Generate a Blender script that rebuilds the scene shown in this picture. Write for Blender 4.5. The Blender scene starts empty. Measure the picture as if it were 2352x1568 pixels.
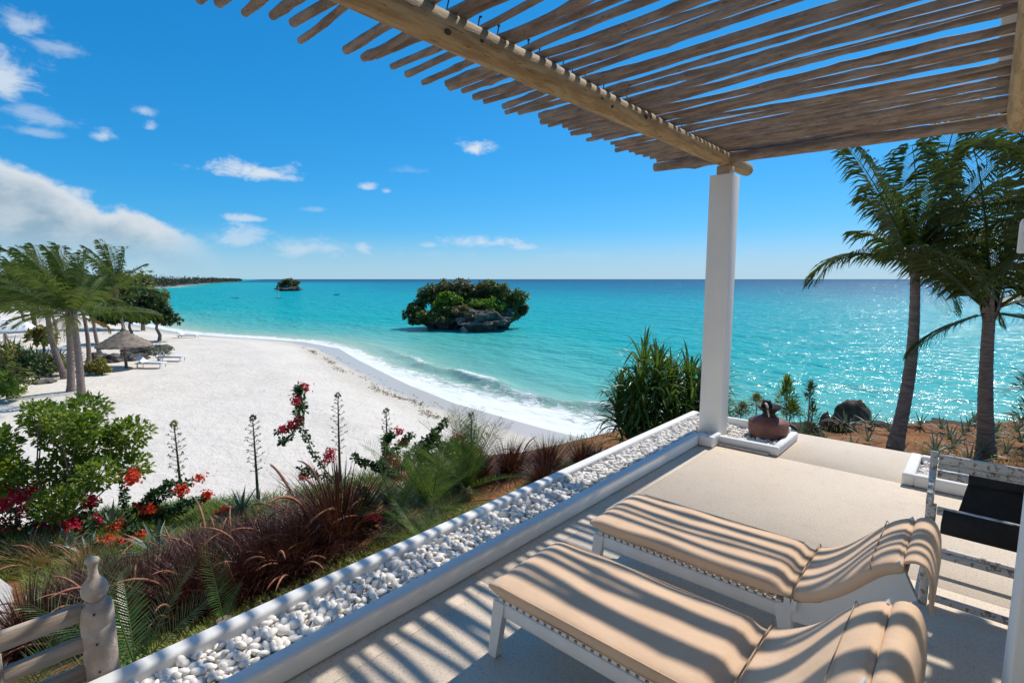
import bpy, bmesh, math, random
import numpy as np
from mathutils import Vector, Matrix, noise as mn
R = math.radians
S = bpy.context.scene
COL = S.collection

# ------------------------------------------------------------------ camera
cam = bpy.data.objects.new('camera', bpy.data.cameras.new('camera'))
COL.objects.link(cam)
cam.data.sensor_width = 36.0
cam.data.lens = 36.0 * 1200 / 2352
cam.data.clip_start = 0.05
cam.data.clip_end = 60000
cam.location = (0, 0, 2.0)
cam.rotation_euler = (R(90 - 6.8), 0, R(42.0))
S.camera = cam

# ------------------------------------------------------------------ sun, sky, exposure
SUN_EL = 50.5
sl = bpy.data.lights.new('sun', 'SUN'); sl.energy = 4.5; sl.angle = R(0.53); sl.color = (1.0, 0.94, 0.835)
sun = bpy.data.objects.new('sun', sl); COL.objects.link(sun)
sun.rotation_euler = (-R(90 - SUN_EL), 0, 0); sun.location = (0, 20, 30)
S.view_settings.view_transform = 'Standard'
S.view_settings.look = 'None'
S.view_settings.exposure = 0.0
S.view_settings.gamma = 1.0
S.view_settings.use_curve_mapping = False
S.cycles.max_bounces = 6
S.cycles.diffuse_bounces = 3
S.cycles.glossy_bounces = 2
S.cycles.transparent_max_bounces = 4
S.cycles.use_denoising = True; S.cycles.denoising_input_passes = 'RGB_ALBEDO_NORMAL'; S.cycles.denoising_prefilter = 'ACCURATE'
S.cycles.sample_clamp_indirect = 4.0

W = bpy.data.worlds.new('World'); S.world = W; W.use_nodes = True
wn = W.node_tree.nodes; wl = W.node_tree.links
for n in list(wn): wn.remove(n)

class NT:
    """small helper to write node trees"""
    def __init__(s, tree): s.t = tree
    def n(s, typ, **kw):
        nd = s.t.nodes.new(typ)
        for k, v in kw.items():
            if k.startswith('i_'):
                nd.inputs[k[2:].replace('_', ' ')].default_value = v
            else: setattr(nd, k, v)
        return nd
    def l(s, a, b): s.t.links.new(a, b)
    def m(s, op, a, b=None, c=None, clamp=False):
        nd = s.t.nodes.new('ShaderNodeMath'); nd.operation = op; nd.use_clamp = clamp
        for i, v in enumerate((a, b, c)):
            if v is None: continue
            if hasattr(v, 'links'): s.l(v, nd.inputs[i])
            else: nd.inputs[i].default_value = v
        return nd.outputs[0]
    def mix(s, f, a, b, mode='MIX'):
        nd = s.t.nodes.new('ShaderNodeMix'); nd.data_type = 'RGBA'; nd.blend_type = mode
        for i, v in ((0, f), (6, a), (7, b)):
            if hasattr(v, 'links'): s.l(v, nd.inputs[i])
            elif i: nd.inputs[i].default_value = (*v, 1) if len(v) == 3 else v
            else: nd.inputs[i].default_value = v
        return nd.outputs[2]
    def ss(s, v, a, b, lo=0.0, hi=1.0):
        nd = s.t.nodes.new('ShaderNodeMapRange'); nd.interpolation_type = 'SMOOTHSTEP'
        s.l(v, nd.inputs[0])
        for i, x in ((1, a), (2, b), (3, lo), (4, hi)): nd.inputs[i].default_value = x
        return nd.outputs[0]
    def ramp(s, v, pts):
        nd = s.t.nodes.new('ShaderNodeValToRGB'); cr = nd.color_ramp
        while len(cr.elements) < len(pts): cr.elements.new(0.5)
        for e, (p, c) in zip(cr.elements, pts):
            e.position = p; e.color = (*c, 1)
        if v is not None: s.l(v, nd.inputs[0])
        return nd.outputs[0]
    def noise(s, vec, scale, detail=4, rough=0.55, dist=0.0):
        nd = s.t.nodes.new('ShaderNodeTexNoise')
        nd.inputs['Scale'].default_value = scale; nd.inputs['Detail'].default_value = detail
        nd.inputs['Roughness'].default_value = rough; nd.inputs['Distortion'].default_value = dist
        if vec is not None: s.l(vec, nd.inputs['Vector'])
        return nd
    def mapping(s, vec, scale=(1, 1, 1), rot=(0, 0, 0)):
        nd = s.t.nodes.new('ShaderNodeMapping'); nd.inputs['Scale'].default_value = scale
        nd.inputs['Rotation'].default_value = rot
        s.l(vec, nd.inputs['Vector']); return nd.outputs[0]

k = NT(W.node_tree)
sky = k.n('ShaderNodeTexSky', sky_type='NISHITA', sun_disc=False, sun_elevation=R(SUN_EL), sun_rotation=0.0,
          altitude=0.0, air_density=1.0, dust_density=0.15, ozone_density=3.0)
# deep polarised blue: one response curve per channel, the same for the whole sky
sp_ = k.n('ShaderNodeSeparateColor'); k.l(sky.outputs[0], sp_.inputs[0])
cb_ = k.n('ShaderNodeCombineColor')
for i_, (a_, g_, c_) in enumerate(((.456, 1.727, .50), (.713, .772, 1.0), (1.126, .686, 1.5))):
    x_ = k.m('MULTIPLY', sp_.outputs[i_], 0.1)
    k.l(k.m('MULTIPLY', k.m('MINIMUM', k.m('MULTIPLY', k.m('POWER', x_, g_), a_), k.m('MULTIPLY', x_, c_)), 10.0), cb_.inputs[i_])
skyc = cb_.outputs[0]
gen = k.n('ShaderNodeTexCoord').outputs['Generated']
sx = k.n('ShaderNodeSeparateXYZ'); k.l(gen, sx.inputs[0])
az = k.m('MULTIPLY', k.m('ARCTAN2', sx.outputs[0], sx.outputs[1]), 57.29578)
el = k.m('MULTIPLY', k.m('ARCSINE', sx.outputs[2]), 57.29578)
cmap = k.mapping(gen, (1, 1, 1.9))
nz = k.noise(cmap, 19.0, 10, 0.66, 0.4)
nzb = k.noise(cmap, 5.0, 6, 0.6, 0.2)
nf = k.m('ADD', k.m('MULTIPLY', k.m('SUBTRACT', nz.outputs[0], 0.5), 3.0), k.m('MULTIPLY', k.m('SUBTRACT', nzb.outputs[0], 0.5), 1.4))
# the clouds in view: azimuth, elevation, half width, half height (degrees), opacity
CL = [(-67.6, 10.0, 5.6, 1.25, .9), (-64.6, 9.75, 2.6, .7, .6), (-46.1, 13.4, 2.1, .95, .95), (-57.2, 9.3, 1.5, .6, .7), (-55.1, 9.0, .9, .55, .55),
      (-45.2, 3.9, 4.6, .95, .75), (-40.6, 3.4, 2.6, .5, .5), (-50.9, 3.6, 1.2, .4, .4), (-68.9, 5.75, 2.2, .5, .65), (-69.2, 3.9, 3.2, 1.5, .5),
      (-64.0, 3.0, 4.5, 1.4, .5), (-57.4, 3.3, 1.3, 1.0, .6), (-85.5, 14.8, 3.6, 2.6, .8), (-83.0, 12.6, 2.4, 1.2, .4), (-83.3, 18.8, 1.6, 1.6, .55), (-81.3, 17.8, 2.4, .9, .45),
      (-78.9, 11.8, .95, .75, .7), (-76.0, 14.2, 1.2, .55, .55), (-75.6, 13.0, .8, .55, .55), (-83.5, 11.4, 2.0, .5, .35), (-62, 6.9, 1.6, .4, .25), (-52.8, 11.1, 2.0, .5, .18)]
cm = None
for a0, e0, w, h, op in CL:
    da = k.m('DIVIDE', k.m('SUBTRACT', az, a0), w)
    de = k.m('DIVIDE', k.m('SUBTRACT', el, e0), h)
    de = k.m('MAXIMUM', de, k.m('MULTIPLY', de, -1.5))
    d = k.m('SQRT', k.m('ADD', k.m('MULTIPLY', da, da), k.m('MULTIPLY', de, de)))
    v = k.m('SUBTRACT', k.m('ADD', nf, 1.0), d)
    v = k.ss(v, 0.0, 1.05, 0.0, op)
    cm = v if cm is None else k.m('MAXIMUM', cm, v)
# the long cloud bank that sinks towards the horizon, low broken cloud all round
et = k.m('SUBTRACT', 9.9, k.m('MULTIPLY', k.m('ADD', az, 86.0), 0.46))
et = k.m('MINIMUM', et, 34.0)  # high cap lets the unseen bank climb behind the viewer, adding neutral fill
nzl = k.noise(k.mapping(gen, (1, 1, 1.3)), 9.0, 7, 0.55, 0.1)
dep = k.m('ADD', k.m('ADD', k.m('SUBTRACT', et, el), k.m('MULTIPLY', nf, 0.55)), k.m('MULTIPLY', k.m('SUBTRACT', nzl.outputs[0], 0.5), 5.5))
bank = k.m('MULTIPLY', k.m('MULTIPLY', k.ss(dep, 0.0, 1.1), k.ss(el, 0.4, 4.2, 0.42, 0.97)), k.ss(az, -69.5, -76.0, 0.0, 1.0))
low = k.m('MULTIPLY', k.ss(k.m('SUBTRACT', nf, k.m('MULTIPLY', k.m('ABSOLUTE', k.m('SUBTRACT', el, 2.6)), 0.5)), 0.0, 1.3), 0.35)
cm = k.m('MAXIMUM', cm, low)
shade = k.m('MULTIPLY', k.ss(dep, 0.5, 3.4), k.ss(k.noise(cmap, 7.0, 5, .6).outputs[0], 0.62, 0.40, 0.45, 1.0))
ccol = k.mix(shade, (7.2, 7.7, 8.2), (2.7, 4.1, 5.3))
bl = k.mix(bank, skyc, ccol)
hz = k.ss(el, 5.5, -0.3, 0.0, 0.72)
bl = k.mix(hz, bl, (4.7, 6.8, 8.1))
fin = k.mix(cm, bl, (7.3, 8.0, 8.7))
bg = k.n('ShaderNodeBackground'); bg.inputs[1].default_value = 0.10
wo = k.n('ShaderNodeOutputWorld')
k.l(fin, bg.inputs[0]); k.l(bg.outputs[0], wo.inputs[0])

# ------------------------------------------------------------------ materials
MATS = {}
def base_mat(name):
    m = bpy.data.materials.new(name); m.use_nodes = True
    t = NT(m.node_tree)
    p = m.node_tree.nodes['Principled BSDF']
    return m, t, p
def mat(name, c1, c2=None, scale=6.0, rough=0.7, bump=0.0, bscale=None, stretch=(1, 1, 1), c3=None, spec=0.3, detail=5, coord='Object', lo=0.35, hi=0.65, island=0.0):
    m, t, p = base_mat(name)
    tc = t.n('ShaderNodeTexCoord').outputs[coord] if coord != 'World' else t.n('ShaderNodeNewGeometry').outputs['Position']
    v = t.mapping(tc, stretch)
    if c2 is None: c2 = tuple(x * .82 for x in c1)
    nz = t.noise(v, scale, detail, 0.6)
    f = t.ss(nz.outputs[0], lo, hi)
    col = t.mix(f, c1, c2)
    if c3 is not None:
        n2 = t.noise(v, scale * 3.3, 4, .6)
        col = t.mix(t.ss(n2.outputs[0], .58, .72), col, c3)
    if island:
        g = t.n('ShaderNodeNewGeometry')
        hs = t.n('ShaderNodeHueSaturation')
        t.l(t.m('ADD', t.m('MULTIPLY', g.outputs['Random Per Island'], 2 * island), 1 - island), hs.inputs['Value'])
        t.l(col, hs.inputs['Color']); col = hs.outputs[0]
    t.l(col, p.inputs['Base Color'])
    p.inputs['Roughness'].default_value = rough
    p.inputs['Specular IOR Level'].default_value = spec
    if bump:
        nb = t.noise(v, bscale or scale * 4, 5, .6)
        b = t.n('ShaderNodeBump'); b.inputs['Strength'].default_value = 1.0; b.inputs['Distance'].default_value = bump
        t.l(nb.outputs[0], b.inputs['Height']); t.l(b.outputs[0], p.inputs['Normal'])
    MATS[name] = m
    return m
def leaf(name, c1, c2, trans=0.35, rough=0.45, spec=0.35):
    m, t, p = base_mat(name)
    g = t.n('ShaderNodeNewGeometry')
    nz = t.noise(g.outputs['Position'], 1.6, 3, .5)
    f = t.m('ADD', t.m('MULTIPLY', g.outputs['Random Per Island'], 0.75), t.m('MULTIPLY', t.m('SUBTRACT', nz.outputs[0], .4), 1.0), clamp=True)
    col = t.mix(f, c1, c2)
    t.l(col, p.inputs['Base Color']); p.inputs['Roughness'].default_value = rough
    p.inputs['Specular IOR Level'].default_value = spec
    tr = t.n('ShaderNodeBsdfTranslucent')
    t.l(t.mix(1.0, col, (1.25, 1.25, .7), 'MULTIPLY'), tr.inputs[0])
    mx = t.n('ShaderNodeMixShader'); mx.inputs[0].default_value = trans
    t.l(p.outputs[0], mx.inputs[1]); t.l(tr.outputs[0], mx.inputs[2])
    t.l(mx.outputs[0], m.node_tree.nodes['Material Output'].inputs[0])
    MATS[name] = m
    return m

M_plaster = mat('white_plaster', (.82, .805, .775), (.75, .735, .705), 1.6, .85, .0012, 16, c3=(.74, .72, .69))
M_column = mat('column_plaster', (.86, .83, .775), (.82, .79, .735), 1.6, .85, .0007, 14)
M_beam = mat('beam_wood', (.50, .36, .19), (.36, .235, .115), 2.6, .75, .006, 14, (7, .9, 7), (.20, .12, .06), lo=.4, hi=.6)
M_pole = mat('pole_wood', (.36, .285, .23), (.215, .165, .13), 5.0, .9, .007, 20, (1.0, 4, 4), (.13, .095, .075), coord='World', island=.2)
M_nail = mat('nail_metal', (.05, .045, .04), None, 5, .6)
M_cap = mat('cap_wood', (.46, .34, .24), (.36, .26, .18), 4, .8, .003)
M_frame = mat('lounger_paint', (.76, .76, .75), (.71, .71, .70), 5, .5, .001, 30)
M_fabric = mat('beige_canvas', (.74, .525, .365), (.70, .49, .335), 4, .9, .007, 6, spec=.12)
M_seam = mat('canvas_seam', (.43, .31, .21), None, 5, .9)
M_sling = mat('black_sling', (.018, .018, .019), (.03, .029, .028), 5, .8)
M_distress = mat('distressed_white_wood', (.68, .66, .63), (.30, .215, .17), 3.5, .8, .004, 18, (9, 9, 9), (.42, .34, .29), lo=.52, hi=.60)
M_railwood = mat('weathered_grey_wood', (.53, .45, .38), (.36, .29, .24), 3, .8, .004, 12, (3, 3, 3), (.55, .50, .44))
M_railboard = mat('weathered_board_wood', (.44, .36, .29), (.31, .245, .19), 3, .85, .003, 12, (9, .8, 9))
M_pot = mat('terracotta_pot', (.25, .105, .075), (.17, .075, .058), 5, .55, .004, 12, c3=(.30, .16, .12))
M_bowl = mat('dark_iron_bowl', (.018, .014, .014), (.03, .022, .02), 8, .5, .003)
M_drift = mat('driftwood', (.50, .43, .36), (.33, .27, .22), 9, .8)
M_pebble = mat('white_pebble', (.82, .775, .71), (.74, .69, .635), 30, .6, .0012, 120, island=.13)
M_soil = mat('bed_sand', (.42, .38, .33), (.33, .29, .25), 20, .95)
M_rock = mat('coral_rock', (.165, .145, .125), (.048, .042, .037), 1.3, .95, .22, 2.6, c3=(.30, .26, .215))
M_rockdark = mat('dark_rock', (.085, .055, .04), (.04, .028, .022), 2, .9, .12, 4, c3=(.16, .09, .06))
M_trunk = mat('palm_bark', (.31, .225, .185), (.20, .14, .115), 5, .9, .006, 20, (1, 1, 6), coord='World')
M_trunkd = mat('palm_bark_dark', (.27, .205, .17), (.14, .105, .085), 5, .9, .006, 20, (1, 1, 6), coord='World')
M_bark = mat('tree_bark', (.26, .20, .16), (.17, .13, .10), 6, .9, .01)
M_stem = mat('green_stem', (.13, .15, .07), (.09, .10, .05), 6, .8)
M_thatch = mat('thatch', (.36, .285, .225), (.20, .155, .12), 3, .95, .03, 22, (1, 1, 4), coord='World')
M_canvasw = mat('white_canvas', (.80, .80, .80), None, 2, .8)
M_boat = mat('boat_paint', (.75, .75, .74), None, 2, .5)
M_hull = mat('dark_hull', (.08, .07, .07), None, 2, .5)
M_seaweed = mat('dry_seaweed', (.22, .15, .05), (.12, .075, .03), 5, .95)
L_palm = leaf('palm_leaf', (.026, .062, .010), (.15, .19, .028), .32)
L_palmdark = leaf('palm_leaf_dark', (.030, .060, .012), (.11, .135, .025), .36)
L_palmdry = leaf('palm_leaf_dry', (.30, .19, .05), (.16, .13, .03), .3)
L_shrub = leaf('shrub_leaf', (.075, .16, .018), (.27, .32, .045), .45)
L_boug = leaf('bougainvillea_leaf', (.028, .075, .020), (.075, .135, .04), .3)
L_red = leaf('red_bract', (.68, .045, .03), (.80, .15, .05), .4)
L_mag = leaf('magenta_bract', (.52, .015, .06), (.68, .05, .12), .4)
L_purple = leaf('maroon_grass_blade', (.040, .013, .012), (.125, .045, .030), .25)
M_plume = mat('grass_plume', (.46, .22, .13), (.32, .13, .085), 20, .95, island=.2)
L_tan = leaf('tan_grass_blade', (.34, .20, .09), (.24, .19, .07), .3)
L_grass = leaf('lawn_blade', (.10, .20, .022), (.26, .29, .06), .4)
L_cycad = leaf('cycad_leaf', (.045, .12, .032), (.13, .20, .06), .25, .3, .6)
L_date = leaf('feather_palm_leaf', (.055, .115, .028), (.16, .23, .06), .36)
L_aloe = leaf('aloe_leaf', (.10, .16, .12), (.19, .25, .18), .12)
L_aloed = leaf('aloe_leaf_dusty', (.13, .15, .10), (.24, .25, .17), .12)
L_pand = leaf('strap_leaf', (.034, .095, .018), (.135, .21, .035), .36, .35, .5)
L_tree = leaf('broad_tree_leaf', (.022, .050, .013), (.065, .10, .022), .25)
L_olive = leaf('olive_scrub_leaf', (.095, .125, .036), (.18, .185, .06), .42)
L_lime = leaf('lime_scrub_leaf', (.11, .22, .02), (.18, .28, .035), .4)
L_brown = leaf('brown_scrub_leaf', (.17, .135, .075), (.12, .135, .05), .42)
L_yellow = leaf('yellow_green_leaf', (.16, .17, .03), (.30, .22, .04), .3)
L_far = leaf('far_forest_leaf', (.045, .062, .038), (.080, .088, .050), .2)

# ------------------------------------------------------------------ mesh helpers
class MB:
    def __init__(s): s.v = []; s.f = []
    def add(s, vs, fs):
        o = len(s.v); s.v += [tuple(p) for p in vs]; s.f += [tuple(i + o for i in f) for f in fs]
    def box(s, a, b):
        x0, y0, z0 = a; x1, y1, z1 = b
        s.add([(x0, y0, z0), (x1, y0, z0), (x1, y1, z0), (x0, y1, z0), (x0, y0, z1), (x1, y0, z1), (x1, y1, z1), (x0, y1, z1)],
              [(0, 3, 2, 1), (4, 5, 6, 7), (0, 1, 5, 4), (1, 2, 6, 5), (2, 3, 7, 6), (3, 0, 4, 7)])
    def tube(s, path, rad, n=8, cap=True, squash=1.0):
        P = [Vector(p) for p in path]; o = len(s.v)
        if not hasattr(rad, '__len__'): rad = [rad] * len(P)
        up = Vector((0, 0, 1))
        d0 = (P[1] - P[0]).normalized()
        if abs(d0.z) > .9: up = Vector((1, 0, 0))
        for i, p in enumerate(P):
            d = (P[min(i + 1, len(P) - 1)] - P[max(i - 1, 0)]).normalized()
            a = d.cross(up)
            if a.length < 1e-4: a = d.orthogonal()
            a.normalize(); b = a.cross(d); up = b
            for j in range(n):
                t = 2 * math.pi * j / n
                s.v.append(tuple(p + (a * math.cos(t) + b * math.sin(t) * squash) * rad[i]))
        for i in range(len(P) - 1):
            for j in range(n):
                s.f.append((o + i * n + j, o + i * n + (j + 1) % n, o + (i + 1) * n + (j + 1) % n, o + (i + 1) * n + j))
        if cap:
            s.f.append(tuple(o + j for j in range(n))[::-1]); s.f.append(tuple(o + (len(P) - 1) * n + j for j in range(n)))
    def lathe(s, prof, n=24, c=(0, 0, 0)):
        o = len(s.v)
        for r, z in prof:
            for j in range(n):
                t = 2 * math.pi * j / n; s.v.append((c[0] + r * math.cos(t), c[1] + r * math.sin(t), c[2] + z))
        for i in range(len(prof) - 1):
            for j in range(n):
                s.f.append((o + i * n + j, o + i * n + (j + 1) % n, o + (i + 1) * n + (j + 1) % n, o + (i + 1) * n + j))
        s.f.append(tuple(o + j for j in range(n))[::-1]); s.f.append(tuple(o + (len(prof) - 1) * n + j for j in range(n)))
    def blade(s, path, width, side, fold=0.0):
        """flat tapered blade along path; width list or value; side vector"""
        P = [Vector(p) for p in path]; o = len(s.v); n = len(P)
        sd = Vector(side)
        for i, p in enumerate(P):
            w = width[i] if hasattr(width, '__len__') else width * (1 - i / (n - 1)) * .5 + width * .02
            s.v.append(tuple(p - sd * w)); s.v.append(tuple(p + sd * w))
        for i in range(n - 1):
            a = o + 2 * i; s.f.append((a, a + 1, a + 3, a + 2))
    def leafq(s, c, d, nrm, L, w):
        c = Vector(c); d = Vector(d).normalized(); sd = d.cross(Vector(nrm))
        if sd.length < 1e-3: sd = d.orthogonal()
        sd.normalize(); up = sd.cross(d)
        s.add([c, c + d * L * .5 + sd * w + up * L * .08, c + d * L, c + d * L * .5 - sd * w + up * L * .08], [(0, 1, 2), (0, 2, 3)])
    def mesh(s, name):
        me = bpy.data.meshes.new(name); me.from_pydata(s.v, [], s.f); me.update(); return me
    def obj(s, name, m, parent=None, smooth=False, loc=None):
        return mkobj(name, s.mesh(name), m, parent, smooth, loc)
def mkobj(name, me, m, parent=None, smooth=False, loc=None):
    if m is not None and not me.materials: me.materials.append(m)
    if smooth: me.shade_smooth()
    o = bpy.data.objects.new(name, me); COL.objects.link(o)
    if parent is not None: o.parent = parent
    if loc is not None: o.location = loc
    return o
def tag(o, label, cat, group=None, kind=None):
    if label: o['label'] = label
    if cat: o['category'] = cat
    if group: o['group'] = group
    if kind: o['kind'] = kind
    return o
def thing(name, label, cat, loc=(0, 0, 0), rz=0.0, group=None):
    o = bpy.data.objects.new(name, None); COL.objects.link(o); o.empty_display_size = .1
    o.location = loc; o.rotation_euler = (0, 0, rz)
    return tag(o, label, cat, group)
def struct(o): o['kind'] = 'structure'; return o
def dup(root, loc, rz, label, scale=1.0, group=None):
    r = root.copy(); COL.objects.link(r); r.location = loc; r.rotation_euler = (0, 0, rz)
    r.scale = (scale,) * 3 if not hasattr(scale, '__len__') else scale
    r['label'] = label
    if group: r['group'] = group
    for ch in list(root.children):
        c = ch.copy(); COL.objects.link(c); c.parent = r
        for g in ch.children:
            d = g.copy(); COL.objects.link(d); d.parent = c
    return r
def rbox(name, a, b, m, parent=None, bev=.01, seg=2, loc=None):
    bm = bmesh.new(); bmesh.ops.create_cube(bm, size=1)
    for v in bm.verts:
        v.co = Vector([(a[i] + b[i]) / 2 + v.co[i] * (b[i] - a[i]) for i in range(3)])
    if bev: bmesh.ops.bevel(bm, geom=bm.edges[:], offset=bev, segments=seg, profile=.5, affect='EDGES')
    me = bpy.data.meshes.new(name); bm.to_mesh(me); bm.free()
    return mkobj(name, me, m, parent, True if bev else False, loc)
def loft(path, width, thick, m, name, parent, e=4.0, n=20, taper=True, wfun=None):
    """cushion: superellipse section swept along a path in the x-z plane, y across"""
    b = MB(); P = [Vector((p[0], 0, p[1])) for p in path]; N = len(P)
    for i, p in enumerate(P):
        d = (P[min(i + 1, N - 1)] - P[max(i - 1, 0)]).normalized(); up = Vector((-d.z, 0, d.x))
        t = i / (N - 1)
        k_ = 1.0
        if taper:
            q = min(t, 1 - t) * (N - 1)
            k_ = (.35, .8, .95)[int(q)] if q < 3 else 1.0
        for j in range(n):
            a = 2 * math.pi * j / n; ca, sa = math.cos(a), math.sin(a)
            y = math.copysign(abs(ca) ** (2 / e), ca) * width / 2 * (.985 + .015 * k_)
            h = math.copysign(abs(sa) ** (2 / e), sa) * thick / 2 * k_
            pos = p + up * h + Vector((0, y, 0))
            if wfun: pos = pos + wfun(t, y, sa) * up
            b.v.append(tuple(pos))
    for i in range(N - 1):
        for j in range(n):
            b.f.append((i * n + j, (i + 1) * n + j, (i + 1) * n + (j + 1) % n, i * n + (j + 1) % n))
    b.f.append(tuple(range(n))); b.f.append(tuple((N - 1) * n + j for j in range(n))[::-1])
    return b.obj(name, m, parent, True)
def rockmesh(name, sub, amp, freq, seed, scale=(1, 1, 1), flat=None):
    bm = bmesh.new(); bmesh.ops.create_icosphere(bm, subdivisions=sub, radius=1)
    for v in bm.verts:
        p = v.co.copy(); q = p * freq + Vector((seed * 7.1, seed * 3.3, seed))
        h = mn.fractal(q, 1.0, 2.1, 4) * amp + (1 - abs(mn.noise(q * 1.7))) * amp * .5 - amp * .3
        v.co = p * (1 + h)
        v.co = Vector((v.co.x * scale[0], v.co.y * scale[1], v.co.z * scale[2]))
        if flat is not None and v.co.z < flat: v.co.z = flat
    me = bpy.data.meshes.new(name); bm.to_mesh(me); bm.free()
    return me

# ------------------------------------------------------------------ terrain functions
SHORE = [(60, 52), (4, 21.5), (-2, 18.8), (-6, 18.0), (-10.9, 18.1), (-14.2, 18.0), (-21, 18.6), (-26.7, 19.9), (-33, 21.8), (-38.8, 23.6), (-46.3, 26.2), (-54, 26.5),
         (-60.4, 24.7), (-67, 22.4), (-74, 20.8), (-81, 20.6), (-90, 20.3), (-102, 19.7), (-115, 18.0), (-150, 15), (-260, 24), (-400, 70), (-520, 141), (-700, 215), (-900, 300)]
CREST = [(-12.5, -8), (-11.6, -3), (-10.8, .4), (-10.2, 1.2), (-9.5, 2.3), (-8.7, 3.4), (-8.4, 4.6), (-7.6, 6.1), (-6.8, 7.3), (-5.7, 9.1), (-4.7, 11.0), (-2.9, 12.4), (-1.9, 13.6),
         (.9, 16.7), (6, 21), (16, 26), (30, 30)]
def pdist(X, Y, pl):
    X = np.asarray(X, float); Y = np.asarray(Y, float)
    best = np.full(X.shape, 1e18); sg = np.ones(X.shape)
    for (ax, ay), (bx, by) in zip(pl, pl[1:]):
        dx, dy = bx - ax, by - ay
        t = np.clip(((X - ax) * dx + (Y - ay) * dy) / (dx * dx + dy * dy), 0, 1)
        d2 = (X - ax - t * dx) ** 2 + (Y - ay - t * dy) ** 2
        c = np.where(dx * (Y - ay) - dy * (X - ax) > 0, 1.0, -1.0)
        w = d2 < best
        best = np.where(w, d2, best); sg = np.where(w, c, sg)
    return np.sqrt(best) * sg
SEA = -4.7
def sand_z(X, Y):
    d = pdist(X, Y, SHORE)
    return SEA + np.clip(d * .1, -1.2, .7), d
def land_z(X, Y):
    X = np.asarray(X, float); Y = np.asarray(Y, float)
    d = -pdist(X, Y, CREST)
    s = np.clip((-X - 3) / 5.5, 0, 1)
    zl = -.7 - .95 * s
    zr = -.95 - .25 * np.clip((Y - 7.5) / 5, 0, 1)
    w = np.clip((Y - 7.0) / 1.2, 0, 1) * np.clip((X + 5) / 1.5, 0, 1)
    z = zl * (1 - w) + zr * w
    kk = np.where(X < -4.5, .75, 2.2)
    return np.where(d >= 0, z, np.maximum(-5.7, z + d * kk))
def lz(x, y): return float(land_z(np.array([x]), np.array([y]))[0])
def gz(x, y): return max(lz(x, y), float(sand_z(np.array([x]), np.array([y]))[0][0]))
def grid(name, X, Y, Z, m, attrs=None, smooth=True):
    r, c = X.shape
    V = np.stack([X, Y, Z], -1).reshape(-1, 3)
    i = np.arange(r * c).reshape(r, c)
    F = np.stack([i[:-1, :-1], i[:-1, 1:], i[1:, 1:], i[1:, :-1]], -1).reshape(-1, 4)
    me = bpy.data.meshes.new(name)
    me.vertices.add(len(V)); me.vertices.foreach_set('co', V.ravel())
    me.loops.add(F.size); me.loops.foreach_set('vertex_index', F.ravel())
    me.polygons.add(len(F)); me.polygons.foreach_set('loop_start', np.arange(0, F.size, 4))
    me.polygons.foreach_set('loop_total', np.full(len(F), 4))
    me.update(calc_edges=True); me.validate()
    for an, av in (attrs or {}).items():
        a = me.attributes.new(an, 'FLOAT', 'POINT'); a.data.foreach_set('value', av.ravel().astype(np.float32))
    return mkobj(name, me, m, None, smooth)
def vnoise(X, Y, f, seed=0):
    out = np.empty(X.shape)
    it = np.nditer([X, Y, out], op_flags=[['readonly'], ['readonly'], ['writeonly']])
    for a, b, o in it: o[...] = mn.noise(Vector((float(a) * f + seed, float(b) * f - seed, seed * .37)))
    return out

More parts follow.
